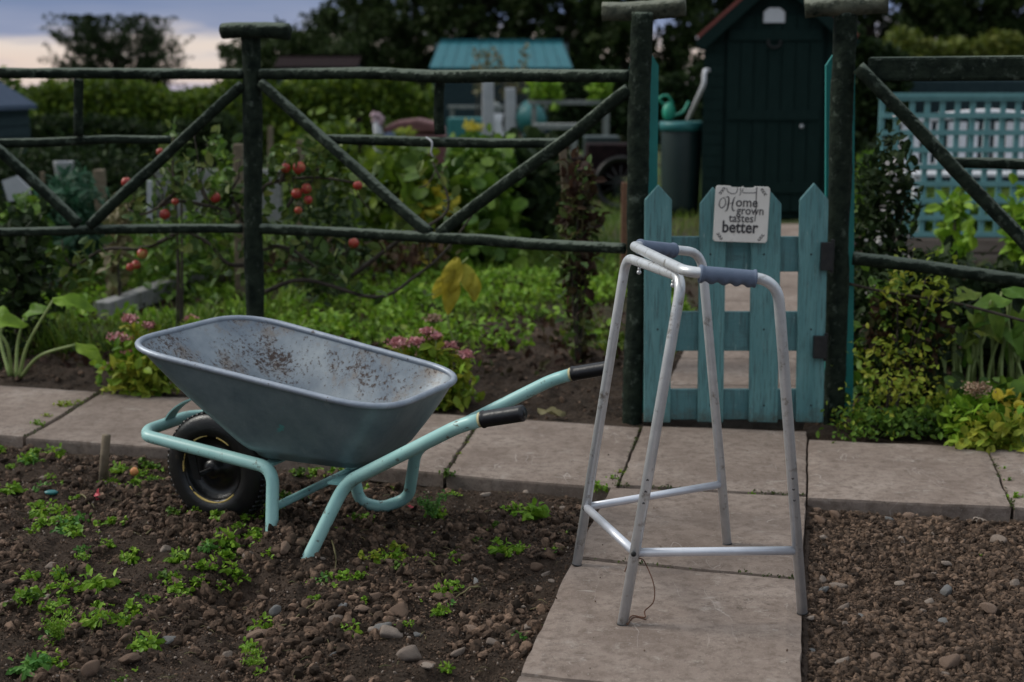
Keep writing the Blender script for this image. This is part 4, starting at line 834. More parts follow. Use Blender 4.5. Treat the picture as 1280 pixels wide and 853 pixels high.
# ------------------------------------------------------------------ wheelbarrow
def barrow():
    p0 = np.array([-.157, 3.9015]); th = R(23.467); Fw = np.array([-math.cos(th), math.sin(th)]); Lw = np.array([math.sin(th), math.cos(th)])
    def W(a, b, c): q = p0 + Fw * a + Lw * b; return np.array([q[0], q[1], c])
    FW = np.array([*Fw, 0]); LW = np.array([*Lw, 0])
    root = empty('wheelbarrow', W(.5, 0, -.05), 'galvanised wheelbarrow with mint green tube frame on the soil', 'wheelbarrow')
    r = .0185
    side = [(-.226, .318, .422), (-.16, .318, .398), (.238, .213, .176), (.322, .300, -.045), (.389, .262, -.068), (.462, .252, -.055), (.481, .200, .188), (.955, .150, .224)]
    near = [W(a, -b, c) for a, b, c in side]; far = [W(a, b, c) for a, b, c in side]
    far[3] = W(.318, .31, -.02); far[4] = W(.389, .267, -.045); far[5] = W(.462, .258, -.035)
    rr = [0, .06, .05, .05, .02, .05, .05, .02]
    P = fillet(near + [W(.992, -.10, .228), W(.992, .10, .228)] + far[::-1], rr + [.03, .03] + rr[::-1], 8)
    mb = MB(); mb.tube(P, r, 18); fr = mb.build('frame', M['tube'], root)
    mb = MB(); mb.tube([W(.478, -.205, .075), W(.478, .22, .075)], .012, 14); mb.build('cross_brace', M['tube_dull'], root)
    mb = MB(); mb.beam(W(.27, -.215, .170), W(.27, .215, .170), .05, .006); mb.beam(W(.52, -.195, .188), W(.52, .195, .188), .04, .006); mb.build('tray_support', M['tube_dull'], root, smooth=False)
    for s in (-1, 1):
        e = W(-.226, s * .318, .422); d = W(-.16, s * .318, .398) - e; d = -d / np.linalg.norm(d); tip = W(-.340, s * .3165, .4490 if s < 0 else .4495); d = (tip - e) / np.linalg.norm(tip - e)
        mb = MB(); mb.tube([e - d * .006, e + d * .004], .0196, 18); mb.build('collar', M['cream'], root)
        mb = MB(); n = 30; mb.tube([e + d * (.002 + np.linalg.norm(tip - e) * t) for t in np.linspace(0, 1, n)], [.0212 + .0004 * (i % 2) - (.004 if i == n - 1 else 0) + (.0018 if i in (0, 1) else 0) for i in range(n)], 18); g = mb.build('hand_grip', M['grip'], root)
        mb = MB(); mb.tube([tip + d * .0022, tip + d * .0034], .008, 12); mb.build('grip_end', M['iron'], g)
    # tray
    def ring(a0, a1, w0, w1, c0, c1, r0, r1, n=11):
        cs = [(a0, -w0, r0), (a0, w0, r0), (a1, w1, r1), (a1, -w1, r1)]; out = []
        for i in range(4):
            a, b, q = cs[i]; Pp = np.array([a, b]); A = np.array(cs[i - 1][:2]); B = np.array(cs[(i + 1) % 4][:2]); da = (A - Pp) / np.linalg.norm(A - Pp); db = (B - Pp) / np.linalg.norm(B - Pp)
            for t in np.linspace(0, 1, n): v = (1 - t) ** 2 * (Pp + da * q) + 2 * t * (1 - t) * Pp + t * t * (Pp + db * q); out.append((v[0], v[1], c0 + (c1 - c0) * (v[0] - a0) / (a1 - a0)))
            nx = cs[(i + 1) % 4]; last = np.array(out[-1][:2]); nxt = np.array(nx[:2]) - db * nx[2]
            for t in (.17, .33, .5, .67, .83): v = last + (nxt - last) * t; out.append((v[0], v[1], c0 + (c1 - c0) * (v[0] - a0) / (a1 - a0)))
        return np.array(out)
    rim = ring(.084, .919, .27, .319, .399, .529, .16, .177); bot = ring(.222, .590, .160, .184, .197, .208, .075, .08); ctr = bot.mean(0)
    def shell(inset):
        rings = []
        for s in (.0, .35, .7, .93): q = ctr + (bot - ctr) * s; q = q.copy(); q[:, 2] = ctr[2] + (bot[:, 2] - ctr[2]) * s + inset; rings.append(q)
        for t in (.02, .06, .13, .25, .4, .55, .7, .85, 1.0):
            q = bot + (rim - bot) * t; q = q.copy(); q[:, 2] += (.012 if t < .03 else .004 if t < .1 else 0) + inset * (1 - t)
            if t < .03: q[:, :2] = ctr[:2] + (q[:, :2] - ctr[:2]) * .985
            if .1 < t < 1: q[:, :2] = ctr[:2] + (q[:, :2] - ctr[:2]) * (1 + .025 * math.sin(math.pi * t))
            if inset: q[:, :2] = ctr[:2] + (q[:, :2] - ctr[:2]) * (1 - .010)
            rings.append(q)
        return rings
    mb = MB()
    for mi, ins in ((0, 0.0), (1, .004)):
        rs = shell(ins); n = len(rs[0]); V = np.vstack([np.array([W(*p) for p in q]) for q in rs]); Fc = []
        for i in range(len(rs) - 1):
            for k in range(n):
                f = (i * n + k, i * n + (k + 1) % n, (i + 1) * n + (k + 1) % n, (i + 1) * n + k); Fc.append(f if mi == 0 else f[::-1])
        mb.add(V, Fc, mi)
    # dents
    mb.build('tray', [M['tray_out'], M['tray_in']], root)
    rw = [W(*(p + np.array([0, 0, .002]))) for p in rim]; rw.append(rw[0]); rw.append(rw[1]); mb = MB(); mb.tube(np.array(rw), .0095, 12, caps=False); mb.build('rim', M['rimsteel'], root)
    # dirt and debris inside
    mb = MB(); n = 240; u = RNG.random(n); a = .25 + .4 * u ** 1.0; b = (RNG.random(n) - .5) * .3; z = .216 + np.clip(a - .56, 0, 1) * .9; pos = np.array([W(a[i], b[i], z[i]) for i in range(n)])
    tpl = ([(1, 0, 0), (-.5, .8, 0), (-.5, -.8, 0), (0, 0, .8), (0, 0, -.6)], [(0, 1, 3), (1, 2, 3), (2, 0, 3), (1, 0, 4), (2, 1, 4), (0, 2, 4)]); mb.inst(*tpl, pos, rdir(n), upn(n), .003 + .007 * RNG.random(n)); 
    mb.tube(smoothpath([W(.55, .10, .29), W(.50, .05, .245), W(.42, -.02, .225), W(.36, -.05, .224)]), .003, 6)
    o = mb.build('dirt', M['rust']); tagit(o, 'rusty dirt and a twig lying inside the wheelbarrow tray', 'dirt', kind='stuff')
    # wheel
    hc = W(.800, 0, .112); wl_ = empty('wheel', (0, 0, 0)); wl_.parent = root; wl_.location = tuple(hc - np.array(root.location))
    R0 = .172; tw = .052; prof = []
    for k in range(25):
        t = math.pi * (k / 24) ; a = math.cos(t); s = math.sin(t); rad = .108 + (R0 - .108) * min(1, s ** .55 * 1.02); h = -tw * np.sign(a) * abs(a) ** .6
        prof.append((rad, h))
    prof = [(.100, -tw * .75)] + prof + [(.100, tw * .75)]
    mb = MB(); mb.lathe(prof, hc, LW, 64); 
    for k in range(56):
        t = 2 * math.pi * k / 56
        for s in (-1, 0, 1):
            tt = t + (.03 if s == 0 else 0); dirv = FW * math.cos(tt) + np.array([0, 0, 1]) * math.sin(tt); tg = -FW * math.sin(tt) + np.array([0, 0, 1]) * math.cos(tt); mb.box(hc + dirv * (R0 - (.0015 if s else .0005)) + LW * s * .026, (.014, .018, .008), (tg, LW, dirv), taper=.8)
    mb.build('tyre', M['tyre'], wl_)
    mb = MB(); mb.lathe([(.106, -tw * .86), (.104, -tw * .9), (.098, -tw * .72), (.092, -.02), (.06, -.012), (.045, -.03), (.028, -.038), (.028, -.052), (.012, -.056), (0, -.056)], hc, LW, 48); mb.lathe([(.106, tw * .86), (.104, tw * .9), (.098, tw * .72), (.092, .02), (.06, .012), (.045, .03), (.028, .038), (.0, .05)], hc, LW, 48); mb.build('hub_disc', M['rimblack'], wl_)
    mb = MB(); U = FW; Zv = np.array([0, 0, 1.0])
    for t0, t1 in ((-2.5, -.75), (.9, 1.35), (1.7, 2.2), (2.75, 3.3)):
        mb = MB(); ts = np.linspace(t0, t1, 22); mb.tube([hc - LW * (tw * .915) + (-U * math.cos(t) + Zv * math.sin(t)) * .1035 for t in ts], [.0016 + .0022 * abs(math.sin(3 * t + 1)) for t in ts], 6); mb.build('rim_stripe', M['yellow'], wl_)
    mb = MB(); mb.tube([hc - LW * .125, hc + LW * .125], .008, 12); mb.build('axle', M['iron'], wl_)
    for s in (-1, 1):
        mb = MB(); t = W(.80, s * .150, .205); mb.prism([hc + LW * s * .12 + FW * .012 - Zv * .012, hc + LW * s * .12 - FW * .012 - Zv * .012, t - FW * .014, t + FW * .014], LW * .004 * s); mb.build('axle_bracket', M['iron'], root, smooth=False)
    # flat guard over the wheel
    gp = smoothpath([W(.992, 0, .235), W(.962, 0, .275), W(.905, 0, .312), W(.83, 0, .332), W(.745, 0, .338)]); mb = MB()
    for i in range(len(gp) - 1): a, b = gp[i], gp[i + 1]; d = b - a; nrm = np.cross(LW, d); nrm /= np.linalg.norm(nrm); mb.add([a - LW * .026, a + LW * .026, b + LW * .026, b - LW * .026, a - LW * .026 + nrm * .004, a + LW * .026 + nrm * .004, b + LW * .026 + nrm * .004, b - LW * .026 + nrm * .004], [(0, 1, 2, 3), (7, 6, 5, 4), (0, 3, 7, 4), (1, 5, 6, 2)])
    mb.build('wheel_guard', M['tube'], root, smooth=False)
barrow()

# ------------------------------------------------------------------ plants beyond the paving
def gz(p): return float(hgt(p[0], p[1]))
def sedum(cx, cy, heads, spread, label, hgt_px, name='sedum_plant', yellow=.35):
    b = G(cx, cy); root = empty(name, (b[0], b[1], 0), label, 'plant'); s = b[1] / FPX
    st = MB(); lf = MB(); ly = MB()
    for (hx, hy, hr, kind) in heads:
        t = Pd(hx, hy, b[1] + random.uniform(-.1, .1)); hr = hr * 1.25; f = np.array([b[0] + (t[0] - b[0]) * .4, b[1] + random.uniform(-.1, .1), 0])
        pth = smoothpath([f, f * .4 + t * .6 + [0, 0, .02], t]); st.tube(pth, .004, 6)
        n = 300; hb = MB(); q = RNG.normal(size=(n, 3)) * np.array([.36, .36, .18]) * hr * s; leaves(hb, ROUND, t + q + [0, 0, .01], .010, .8, 1)
        hb.build('flower_head', M['sedumpink' if kind else 'sedumpale'], root, smooth=False)
        m = 46; k = RNG.integers(2, len(pth) - 2, m); leaves(lf if random.random() > yellow else ly, OVAL, pth[k] + RNG.normal(size=(m, 3)) * .012, .05, .3, .7)
    m = 300; q = np.stack([b[0] + RNG.normal(size=m) * spread * .45, b[1] + RNG.normal(size=m) * spread * .35, RNG.random(m) ** 1.2 * hgt_px * s * .8], -1); leaves(lf, OVAL, q, .045, .3, .8)
    m = 260; q = np.stack([b[0] + .03 + RNG.normal(size=m) * spread * .4, b[1] - .08 + RNG.normal(size=m) * spread * .2, RNG.random(m) * hgt_px * s * .55], -1); leaves(ly, OVAL, q, .045, .3, .8)
    st.build('stems', M['stalk'], root); lf.build('leaves', M['weed'], root, smooth=False)
    if ly.n: ly.build('yellow_leaves', M['leafyellow'], root, smooth=False)
sedum(178, 488, [(162, 403, 8, 1), (186, 411, 7, 1), (148, 426, 10, 1), (168, 428, 8, 1), (165, 444, 9, 1), (198, 454, 8, 1), (138, 462, 7, 0), (152, 462, 7, 0)], .16, 'pink sedum with yellowing leaves left of the wheelbarrow', 75, yellow=.5)
sedum(545, 505, [(498, 432, 12, 1), (520, 431, 9, 1), (542, 402, 9, 0), (534, 418, 8, 1), (545, 424, 7, 1), (527, 444, 9, 0), (562, 437, 10, 1), (583, 447, 8, 1)], .15, 'pink sedum with lime leaves behind the wheelbarrow', 80, yellow=.4)
sedum(1222, 553, [(1221, 491, 16, 0)], .13, 'faded pink sedum at the right edge of the paving', 62, yellow=.7)
sedum(240, 455, [(238, 402, 7, 1)], .03, 'single pink sedum stem above the tray rim', 60, yellow=.2)

def big_leaf(mb, base, d, nrm, L, Wd, droop=.25, n=9):
    d = np.asarray(d, float); d /= np.linalg.norm(d); nrm = np.asarray(nrm, float); nrm = nrm - d * np.dot(nrm, d); nrm /= np.linalg.norm(nrm); sd = np.cross(nrm, d); V = []
    for i in range(n):
        t = i / (n - 1); w = Wd * math.sin(math.pi * min(1, t * .93 + .04)) ** .8 * (1 - .25 * t); c = base + d * L * t - nrm * droop * L * t * t
        for k in (-1, -.5, 0, .5, 1): V.append(c + sd * w * k + nrm * (.22 * w * abs(k) + .012 * math.sin(9 * t + 3 * k)))
    F = [(i * 5 + k, i * 5 + k + 1, i * 5 + k + 6, i * 5 + k + 5) for i in range(n - 1) for k in range(4)]; mb.add(V, F)
def stalk_plant(name, cx, cy, Y, stems, label, mat='weed', stalkmat='stalk', cat='plant'):
    b = np.array([Pd(cx, cy, Y)[0], Y, 0]); root = empty(name, b, label, cat); st = MB(); lf = MB()
    for (pts, leaf) in stems:
        P = [Pd(x, y, Y + dy) for x, y, dy in pts]; P[0][2] = min(P[0][2], .0); sp = smoothpath(P); st.tube(sp, np.linspace(.009, .005, len(sp)), 8)
        if leaf: (dx, dz, L, Wd, dr) = leaf; big_leaf(lf, P[-1], (dx, random.uniform(-.3, .1), dz), (random.uniform(-.3, .3), -.6, .8), L, Wd, dr)
    st.build('stalks', M[stalkmat], root); lf.build('leaves', M[mat], root)
    return root
stalk_plant('arum_plant', 22, 470, 6.15, [([(24, 472, 0), (35, 430, -.03), (66, 376, -.05)], (1, .1, .17, .045, .5)), ([(26, 472, 0), (50, 445, -.1), (94, 431, -.15)], (.8, -.35, .14, .04, .3)),
    ([(20, 472, 0), (22, 430, .05), (30, 398, .06)], (.5, .5, .12, .045, .5)), ([(15, 470, 0), (8, 430, -.05), (-12, 405, -.05)], (.9, .15, .15, .045, .3)), ([(12, 470, 0), (0, 420, .1), (14, 398, .1)], (-.7, .3, .12, .045, .3))],
    'broad leaved green plant with arching stalks at the left edge')
stalk_plant('withered_stalks', 14, 470, 6.05, [([(18, 472, 0), (15, 440, 0), (6, 432, 0)], None), ([(22, 472, 0), (26, 450, 0), (34, 424, 0)], None), ([(10, 472, 0), (8, 445, 0), (0, 436, 0)], None), ([(28, 472, 0), (40, 455, 0), (46, 440, 0)], None)],
    'yellow withered stalks at the foot of the broad leaved plant', stalkmat='ystalk', cat='plant') if False else None
WS = []
for k in range(24):
    x0 = 1172 + 4.6 * k + random.uniform(-5, 5); yt = random.uniform(365, 425); dx = random.uniform(-26, 26)
    WS.append(([(x0, 500, random.uniform(-.1, .15)), (x0 + dx * .2, (500 + yt) / 2, 0), (x0 + dx, yt, random.uniform(-.08, .1))], (random.uniform(-.7, .7), random.uniform(-1.2, -.3), random.uniform(.13, .22), random.uniform(.026, .05), random.uniform(.1, .5)) if k % 3 else (random.uniform(-1, 1), .1, .16, .045, .6)))
stalk_plant('wilting_plant', 1215, 480, 5.75, WS, 'tall plant with drooping broad green leaves right of the gate', mat='leafwilt', stalkmat='stalk')
def curled():
    root = empty('yellow_leaf_plant', (Pd(570, 420, 6.6)[0], 6.6, 0), 'wilted plant with bright yellow hanging leaves beyond the fence', 'plant')
    st = MB(); P = [Pd(575, 440, 6.6), Pd(560, 400, 6.6), Pd(566, 345, 6.6), Pd(585, 322, 6.6)]; P[0][2] = 0; st.tube(smoothpath(P), .005, 6); st.build('stalk', M['stalk'], root)
    lf = MB()
    for (x, y, dx, L, W_) in ((572, 322, -.3, .20, .055), (580, 330, .35, .17, .045), (566, 335, -.1, .22, .05), (590, 340, .1, .14, .04), (556, 345, -.5, .12, .035)):
        big_leaf(lf, Pd(x, y, 6.6), (dx, -.1, -1), (random.uniform(-.3, .3), -1, .15), L, W_, random.uniform(-.1, .2))
    lf.build('leaves', M['leafyel'], root)
curled()

def bush(name, boxpx, Y, dep, n, ls, mat, label, cat='plant', shape=OVAL, z0=0.0, group=None, stems=6, taper=.4, flat=.7, floor=None):
    x0, y0, x1, y1 = boxpx; a = Pd(x0, y1, Y); b = Pd(x1, y0, Y); c = (a[0] + b[0]) / 2; hw = (b[0] - a[0]) / 2; zb = 0 if floor is None else floor; zt = b[2]
    zl = max(zb, a[2]) if z0 else zb
    root = empty(name, (c, Y, zb), label, cat, group); lf = MB(); k = max(6, int(n / 24)); cl = np.stack([RNG.uniform(-1, 1, k), RNG.uniform(-1, 1, k), RNG.random(k) ** .8], -1)
    sc = 1 - taper * cl[:, 2]; C = np.stack([c + cl[:, 0] * hw * .8 * sc, Y + cl[:, 1] * dep * .5 * sc, zl + (zt - zl) * cl[:, 2] * .9], -1)
    q = C[RNG.integers(0, k, n)] + RNG.normal(size=(n, 3)) * np.array([hw * .2, dep * .15, (zt - zl) * .09]); q[:, 2] = np.maximum(q[:, 2], zb + .01)
    leaves(lf, shape, q, ls, .25, flat); lf.build('leaves', M[mat], root, smooth=False)
    st = MB()
    for i in range(min(stems, k)): e = C[i]; st.tube(smoothpath([(c + RNG.normal() * hw * .2, Y, zb), ((c + e[0]) / 2, (Y + e[1]) / 2, (zb + e[2]) / 2 + .02), e]), np.linspace(.006, .003, 13), 5)
    st.build('stems', M['drygrass' if mat in ('brownleaf',) else 'bark'], root); return root
# left: foliage behind and below the rails
bush('clematis', (-30, 262, 58, 350), 6.7, .5, 900, .06, 'leafdark', 'dark leafy shrub at the left edge under the lower rail')
bush('shade_bushes', (-40, 182, 190, 262), 13, .8, 3500, .07, 'leafdark', 'deep dark bushes in the shade behind the left stakes', taper=.1, flat=.3)
bush('leek_bed', (58, 222, 130, 290), 9.5, .8, 1200, .10, 'hedgeblue', 'blue green leafy vegetables behind the left braces', shape=LONG)
bush('shrub', (0, 250, 60, 300), 8.8, .6, 700, .08, 'leafgreen', 'low green plants below the pale board')
bush('climbing_plant', (205, 150, 232, 250), 6.9, .2, 160, .055, 'applegreen', 'upright leafy shoot crossing the left brace', stems=10, z0=.6)
bush('mixed_plants', (250, 165, 296, 215), 9.0, .4, 260, .07, 'leafgreen', 'leafy plants beside the tan stake')
bush('mixed_plants', (130, 266, 300, 292), 8.8, 1.0, 700, .07, 'leafgreen', 'mixed greenery behind the left brace and lower rail')
bush('pale_plant', (128, 240, 160, 300), 8.0, .3, 200, .08, 'drygrass', 'pale dried plant beside the thick cut post')
# centre: squash and brassicas
bush('squash_plant', (440, 186, 560, 262), 10.4, 1.4, 2000, .105, 'hedge', 'broad leaved vegetable patch between the two braces', shape=ROUND)
bush('squash_plant', (550, 184, 650, 262), 10.6, 1.4, 1800, .105, 'leafgreen', 'broad leaved vegetable patch under the right long brace', shape=ROUND)
bush('squash_plant', (610, 182, 710, 270), 11.4, 1.2, 1500, .10, 'leafdark', 'darker vegetable patch left of the leaning stake', shape=ROUND)
bush('yellowing_leaves', (490, 225, 590, 262), 9.8, .5, 150, .08, 'leafyel', 'scattered yellow leaves on the vegetable patch', shape=ROUND)
bush('shrub', (350, 155, 460, 235), 14, 1.4, 1800, .11, 'hedge', 'green shrubs below the lighter hedge')
bush('low_plants', (350, 240, 480, 300), 8.4, 1.0, 700, .06, 'leafdark', 'tangled dark plants under the apple branch')
bush('lime_shrub', (662, 100, 702, 125), 24, .8, 500, .14, 'weed', 'bright lime bush on the far bench, left one', floor=1.0)
bush('lime_shrub', (736, 103, 764, 125), 24, .6, 400, .14, 'weed', 'bright lime bush next to the left gate post', floor=1.0)
bush('yellow_flowers', (578, 150, 606, 168), 20, .4, 110, .06, 'leafyel', 'yellow flowering plant above the middle rail', z0=.4)
bush('yellow_flowers', (492, 162, 520, 170), 20, .4, 90, .06, 'leafyellow', 'yellow green plant before the maroon cold frame', z0=.4)
bush('withered_climber', (700, 215, 748, 436), 6.5, .25, 520, .055, 'brownleaf', 'withered brown climber on the leaning stake', taper=.1)
bush('green_climber', (690, 215, 752, 436), 6.45, .3, 230, .05, 'applegreen', 'green leaves of the bean plant around the leaning stake', taper=.1)
# right of the gate
bush('tangled_weeds', (330, 296, 560, 345), 9.4, .8, 900, .06, 'brownleaf', 'brown tangled stems and leaves below the apple branch', taper=.1)
bush('dark_climber', (1068, 172, 1146, 345), 6.1, .4, 2600, .045, 'leafdark', 'dark evergreen climber right of the gate post', taper=.25, stems=10)
bush('climber_flowers', (1075, 190, 1150, 320), 5.95, .4, 110, .02, 'whiteflower', 'tiny white flowers on the dark climber', taper=.3, stems=1, shape=ROUND)
bush('tangled_shrub', (1060, 325, 1180, 530), 5.75, .6, 2300, .05, 'leafdark', 'dark tangled plants under the right lower rail', taper=.1)
bush('leafy_shrub', (1060, 340, 1160, 520), 5.62, .4, 420, .05, 'leafgreen', 'green leaves among the tangle right of the gate', taper=.1)
bush('yellow_weeds', (1036, 430, 1190, 552), 5.22, .35, 560, .022, 'leafyellow', 'yellow green small leaved weeds along the paving at right', taper=.0)
bush('green_weeds', (1025, 515, 1215, 552), 5.10, .2, 1000, .024, 'leafgreen', 'low green weeds at the paving edge right of the gate', taper=.5)
bush('tall_weeds', (1066, 318, 1185, 520), 5.5, .4, 420, .036, 'leafyellow', 'tall straggly yellowing weeds climbing beside the right gate post', taper=.15, stems=14)
bush('brown_stems', (1060, 360, 1180, 540), 5.6, .4, 420, .04, 'brownleaf', 'dead brown stems among the weeds right of the gate', taper=.1)
bush('young_tree', (1178, 250, 1225, 330), 7.5, .3, 190, .08, 'weed', 'bright green leafy shoot before the teal trellis', z0=.4)
bush('bright_shoot', (1250, 240, 1300, 345), 7.3, .3, 200, .08, 'weed', 'bright green leaves at the right edge under the brace')
bush('nasturtium', (1165, 490, 1300, 560), 5.16, .3, 600, .05, 'leafgreen', 'green nasturtium leaves at the right edge', shape=ROUND, taper=.3)
bush('nasturtium', (1235, 495, 1275, 540), 5.05, .1, 40, .045, 'leafyel', 'yellow nasturtium leaves beside the faded sedum', shape=ROUND, taper=.2)
bush('leafy_backdrop', (1120, 250, 1300, 300), 10.7, .5, 900, .08, 'leafgreen', 'green plants growing behind the teal trellis', floor=.2)
bush('leafy_backdrop', (1140, 330, 1300, 470), 6.4, .7, 1500, .075, 'leafdark', 'dark leaves behind the drooping plant', taper=.1)
bush('hedge_plants', (1070, 200, 1105, 300), 10.6, .5, 500, .08, 'leafgreen', 'green plants between the climber and the trellis')
mb = MB(); mb.tube(smoothpath([F(1062, 355, .1), F(1110, 366, .15), F(1190, 378, .15), F(1290, 404, .1)]), .006, 6); tagit(mb.build('bramble_stem', M['bark']), 'thin dark bramble stem below the right lower rail', 'stem')

# apple tree trained along the fence
def apple_tree():
    root = empty('apple_tree', (Pd(318, 400, 6.5)[0], 6.5, 0), 'trained apple tree with red apples behind the left fence', 'apple tree'); tr = MB(); lf = MB()
    base = np.array([Pd(318, 400, 6.5)[0], 6.5, 0.0])
    tr.tube(smoothpath([base, base + [.01, 0, .4], Pd(318, 245, 6.45), Pd(317, 190, 6.45)]), np.linspace(.028, .014, 19), 10)
    br = [[(318, 320), (340, 308), (368, 314), (395, 335), (420, 345)], [(318, 265), (330, 235), (352, 226), (395, 222), (440, 228), (470, 235)], [(318, 285), (290, 268), (262, 258), (218, 252), (180, 268), (160, 262)],
          [(318, 330), (285, 330), (262, 305), (240, 293), (225, 290)], [(200, 258), (222, 235), (216, 215), (217, 165)], [(225, 290), (180, 310), (130, 312), (95, 332), (82, 325)], [(262, 258), (250, 225), (262, 195), (268, 180)],
          [(395, 222), (400, 195), (408, 180)], [(420, 345), (425, 330), (432, 305)], [(320, 370), (380, 350), (470, 372), (520, 345), (560, 310), (600, 255)], [(440, 345), (500, 300), (560, 262), (540, 200)], [(352, 226), (358, 200), (372, 188)], [(300, 268), (290, 240), (300, 220)], [(360, 260), (372, 235), (375, 228)]]
    for k, b in enumerate(br):
        P = smoothpath([Pd(x, y, 6.42 + .06 * math.sin(i + k)) for i, (x, y) in enumerate(b)], 5); tr.tube(P, np.linspace(.011, .004, len(P)), 7)
        if k in (9,): n = 24
        else: n = int(13 + 7 * len(P) ** .7)
        i = RNG.integers(0, len(P), n); leaves(lf, OVAL, P[i] + RNG.normal(size=(n, 3)) * np.array([.045, .05, .045]), .055, -.1, .4)
        for j in range(3): a = P[RNG.integers(2, len(P) - 1)]; e = a + RNG.normal(size=3) * [.05, .03, .07]; tr.tube(smoothpath([a, (a + e) / 2 + RNG.normal(size=3) * .01, e], 3), .003, 5)
    tr.build('trunk', M['bark'], root); lf.build('leaves', M['applegreen'], root, smooth=False)
    for (x, y, rr) in ((206, 268, 8), (219, 252, 5), (158, 228, 7), (269, 247, 8), (200, 190, 5), (178, 317, 7), (170, 331, 7), (163, 334, 6), (357, 210, 7), (374, 210, 8.5), (371, 242, 8), (383, 236, 7), (385, 250, 6.5), (373, 263, 6), (447, 232, 6), (442, 304, 7)):
        Y = 6.33; c = Pd(x, y, Y); r_ = rr * Y / FPX * random.uniform(.82, 1.0); mb = MB(); prof = [(0.0, .72), (.22, .85), (.5, .86), (.82, .55), (1.0, .08), (.95, -.35), (.7, -.75), (.4, -.92), (.15, -.86), (0, -.8)]
        mb.lathe([(p * r_, h * r_) for p, h in prof], c, (random.uniform(-.3, .3), random.uniform(-.3, .1), 1), 16); mb.tube([c + [0, 0, r_ * .7], c + [.004, 0, r_ * 1.5]], .0015, 5, mi=1); mb.build('apple', [M['apple'], M['bark']], root)
apple_tree()

# ------------------------------------------------------------------ ground cover beyond the fence (nobody could count it)
def cover():
    mb = MB(); n = 52000; Y = 6.9 + 3.2 * RNG.random(n) ** .9; X = (RNG.random(n) - .5) * 1.0 * Y * .74 + .05 * Y * 0
    keep = (vnoise(X, Y, .8, 8) * 1.5 + vnoise(X, Y, .22, 17) * 1.2 + vnoise(X, Y, .09, 18) * .6 - .5 * np.exp(-((Y - 9.9) / .5) ** 2) - .45 * (X > .1) * (Y < 7.6) > .03) & ~((X > in_l(Y) - .03) & (X < in_r(Y) + .03)) & (X < 1.0 + 0 * Y); X, Y = X[keep], Y[keep]
    P = np.stack([X, Y, hgt(X, Y) + .06 * RNG.random(len(X)) ** 1.5 * (1 + np.clip(vnoise(X, Y, .3, 5) * 3, 0, 1))], -1); leaves(mb, OVAL, P, .036, .5, .9, var=.6)
    tagit(mb.build('ground_cover', M['weed'], smooth=False), 'low bright green ground cover in the bed beyond the fence', 'ground cover', kind='stuff')
    mb = MB(); n = 16000; Y = 6.6 + 4.4 * RNG.random(n); X = (RNG.random(n) - .5) * Y * .74; keep = (vnoise(X, Y, .5, 28) * 1.3 + vnoise(X, Y, .15, 27) > .08) & ~((X > in_l(Y) - .03) & (X < in_r(Y) + .03)) & (X < 1.0); X, Y = X[keep], Y[keep]; m = len(X)
    mb.inst(BLADE[0], BLADE[1], np.stack([X, Y, hgt(X, Y) - .005], -1), rdir(m, 1.3), rdir(m), .05 + .10 * RNG.random(m)); leaves(mb, OVAL, np.stack([X, Y, hgt(X, Y) + .05 * RNG.random(m)], -1)[: m // 2], .05, .5, .7)
    tagit(mb.build('dark_ground_cover', M['hedge'], smooth=False), 'darker tufts and grassy weeds among the bright ground cover', 'ground cover', kind='stuff')
    mb = MB(); n = 30000; Y = 9.5 + 9.5 * RNG.random(n) ** 1.3; X = (RNG.random(n) - .5) * Y * .8; keep = ~((X > in_l(Y) - .03) & (X < in_r(Y) + .03)) & (vnoise(X, Y, 1.2, 3) > -.3); X, Y = X[keep], Y[keep]
    P = np.stack([X, Y, hgt(X, Y) - .01], -1); m = len(X); mb.inst(BLADE[0], BLADE[1], P, rdir(m, 1.6), rdir(m), .07 + .09 * RNG.random(m) + .0); 
    tagit(mb.build('grass', M['grass'], smooth=False), 'rough lawn grass in the gardens beyond', 'grass', kind='stuff')
    mb = MB(); n = 9000; u = RNG.random(n); X = -3.4 + 2.6 * RNG.random(n); Y = 6.6 + 3.2 * RNG.random(n); keep = (X > -Y * .39) & (X < -1.0 - (Y - 6.6) * .2) & (((X + 2.05) * .78 + (Y - 7.35) * .62 < -.35) | ((X + 2.05) * .78 - (Y - 7.35) * .45 > .2) | (Y > 9.3)) & (vnoise(X, Y, .4, 3) > -.25); X, Y = X[keep], Y[keep]; m = len(X)
    mb.inst(BLADE[0], BLADE[1], np.stack([X, Y, hgt(X, Y) - .01], -1), rdir(m, 1.5), rdir(m), .12 + .22 * RNG.random(m) * (Y - 5.5) / 3)
    tagit(mb.build('long_grass', M['grass'], smooth=False), 'long tangled grass under the left fence panel', 'grass', kind='stuff')
    mb = MB(); n = 3600; Y = 6.2 + 4.4 * RNG.random(n); X = (RNG.random(n) - .5) * Y * .7; keep = ~((X > in_l(Y) - .03) & (X < in_r(Y) + .03)); X, Y = X[keep], Y[keep]; m = len(X)
    leaves(mb, OVAL, np.stack([X, Y, hgt(X, Y) + .02], -1), .05, .1, .6); tagit(mb.build('leaf_litter', M['brownleaf'], smooth=False), 'dead brown leaves strewn over the back bed', 'leaf litter', kind='stuff')
cover()

